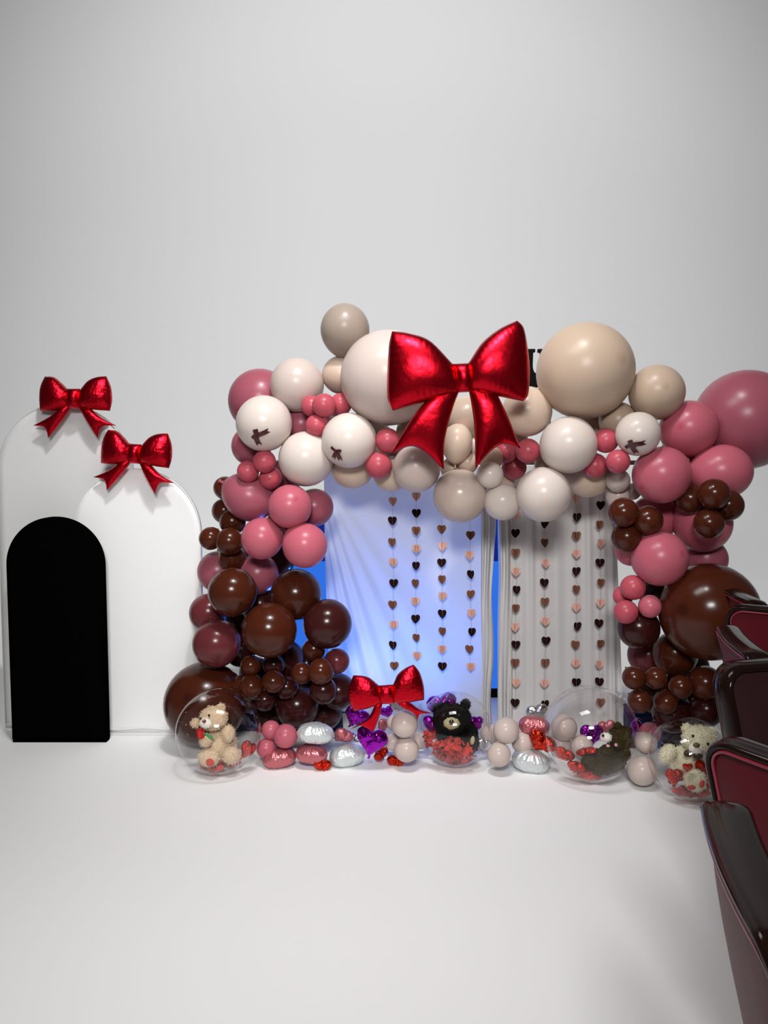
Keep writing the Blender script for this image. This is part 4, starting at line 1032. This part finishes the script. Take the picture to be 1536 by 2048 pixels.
# ================================================================ CHAIRS
def chair_meshes():
    zb, ztop, hb, ht, rc = .10, .94, .150, .225, .060
    def y_at(x, z): return -(z - .47) * math.tan(math.radians(13)) + .30 * x * x
    path = []
    cs = [(-hb, zb, -1, -1), (hb, zb, 1, -1), (ht, ztop, 1, 1), (-ht, ztop, -1, 1)]
    for (x, z, sx, sz), a0 in zip(cs, (180, 270, 0, 90)):
        for k in range(9):
            a = math.radians(a0 + 90 * k / 8); path.append((x - sx * rc + rc * math.cos(a), z - sz * rc + rc * math.sin(a)))
    # straight runs get extra points so the curve of the back shows
    full = []
    for i in range(len(path)):
        a, b = path[i], path[(i + 1) % len(path)]; d = math.hypot(b[0] - a[0], b[1] - a[1]); n = max(1, int(d / .03))
        for k in range(n): full.append((a[0] + (b[0] - a[0]) * k / n, a[1] + (b[1] - a[1]) * k / n))
    N = len(full); cx, cz = 0, (zb + ztop) / 2
    def nrm(i):
        a, b = full[i - 1], full[(i + 1) % N]; t = Vector((b[0] - a[0], b[1] - a[1])).normalized(); return Vector((t.y, -t.x))
    def sweep(prof):
        V, Fc = [], []; m = len(prof)
        for i, (x, z) in enumerate(full):
            n = nrm(i); V += [Vector((x + n.x * q, y_at(x, z) + y, z + n.y * q)) for q, y in prof]
        for i in range(N):
            for k in range(m): Fc.append((i * m + k, i * m + (k + 1) % m, ((i + 1) % N) * m + (k + 1) % m, ((i + 1) % N) * m + k))
        return V, Fc
    frame = sweep([(-.010, -.022), (-.004, -.027), (.002, -.024), (.006, -.016), (.004, -.011), (.007, -.006), (.008, .012), (.007, .030), (.002, .046), (-.006, .052), (-.014, .046)])
    bead = sweep([(-.014 + .0035 * math.cos(a), -.022 + .0035 * math.sin(a)) for a in [k * math.pi / 3 for k in range(6)]])
    def face(y0, bulge, sgn):
        V, Fc = [], []; R_ = 8
        for k in range(R_ + 1):
            s = 1 - k / R_
            for (x, z) in full:
                xx, zz = cx + (x - cx) * s * .97, cz + (z - cz) * s * .985
                V.append(Vector((xx, y_at(xx, zz) + y0 + bulge * (1 - s ** 4), zz)))
        for k in range(R_):
            for i in range(N):
                q = (k * N + i, k * N + (i + 1) % N, (k + 1) * N + (i + 1) % N, (k + 1) * N + i); Fc.append(q if sgn < 0 else q[::-1])
        return V, Fc
    back = face(-.016, -.018, -1); front = face(.040, .035, 1)
    seat = box(0, .235, .445, .36, .36, .075, .025)
    legs = []
    for sx in (-1, 1):
        legs.append(tube([(sx * .155, .38, .42), (sx * .16, .40, 0)], .013, 10))
        legs.append(tube([(sx * .11, .06, .34), (sx * .11, .075, .16), (sx * .12, .09, 0)], .013, 10))
    rail = join([tube([(-.155, .38, .40), (.155, .38, .40)], .011, 8), tube([(-.15, .06, .40), (.15, .06, .40)], .011, 8), tube([(-.155, .38, .40), (-.15, .06, .40)], .011, 8), tube([(.155, .38, .40), (.15, .06, .40)], .011, 8)])
    return dict(back_frame=mesh('back_frame', *frame), piping=mesh('piping', *bead), back_panel=mesh('back_panel', *back), back_cushion=mesh('back_cushion', *front),
                seat=mesh('seat', *seat), seat_frame=mesh('seat_frame', *rail)), [mesh('leg', *l) for l in legs]
CMSH, CLEG = chair_meshes()
CMAT = dict(back_frame='chair_frame', piping='chair_bead', back_panel='chair_vinyl', back_cushion='chair_fabric', seat='chair_fabric', seat_frame='chair_frame')
for k_, v_ in CMSH.items(): setmat(v_, CMAT[k_])
for l_ in CLEG: setmat(l_, 'chair_frame')
def chair(px, py, yaw, label, corner=-1):
    th = math.radians(yaw); M = Matrix.Rotation(th, 3, 'Z')
    cl = Vector((corner * .19, -(.47) * math.tan(math.radians(13)) + .012, .95))
    w_ = onz(px, py, .95); loc = w_ - M @ cl; loc.z = 0
    root = empty('banquet_chair', loc, (0, 0, th)); tag(root, label, 'chair', 'dark red banquet chairs beside the display')
    for nm, me in CMSH.items():
        o = obj(nm, me, None, root)
    for l in CLEG: obj('leg', l, None, root)
    return root
chair(1450, 1168, -98, 'farthest dark red chair, its back rising in front of the huge brown balloon')
chair(1475, 1207, -28, 'dark red chair whose wide maroon back shows second from the balloons')
chair(1448, 1246, -102, 'dark red chair seen edge-on with a pink sheen, third from the balloons')
chair(1455, 1322, 190, 'dark chair showing its nearly black cushion side', 1)
chair(1450, 1470, -56, 'dark red chair with a broad pinkish back above the front chair')
chair(1436, 1592, -103, 'front dark red chair with the big rounded rim, lowest in view')
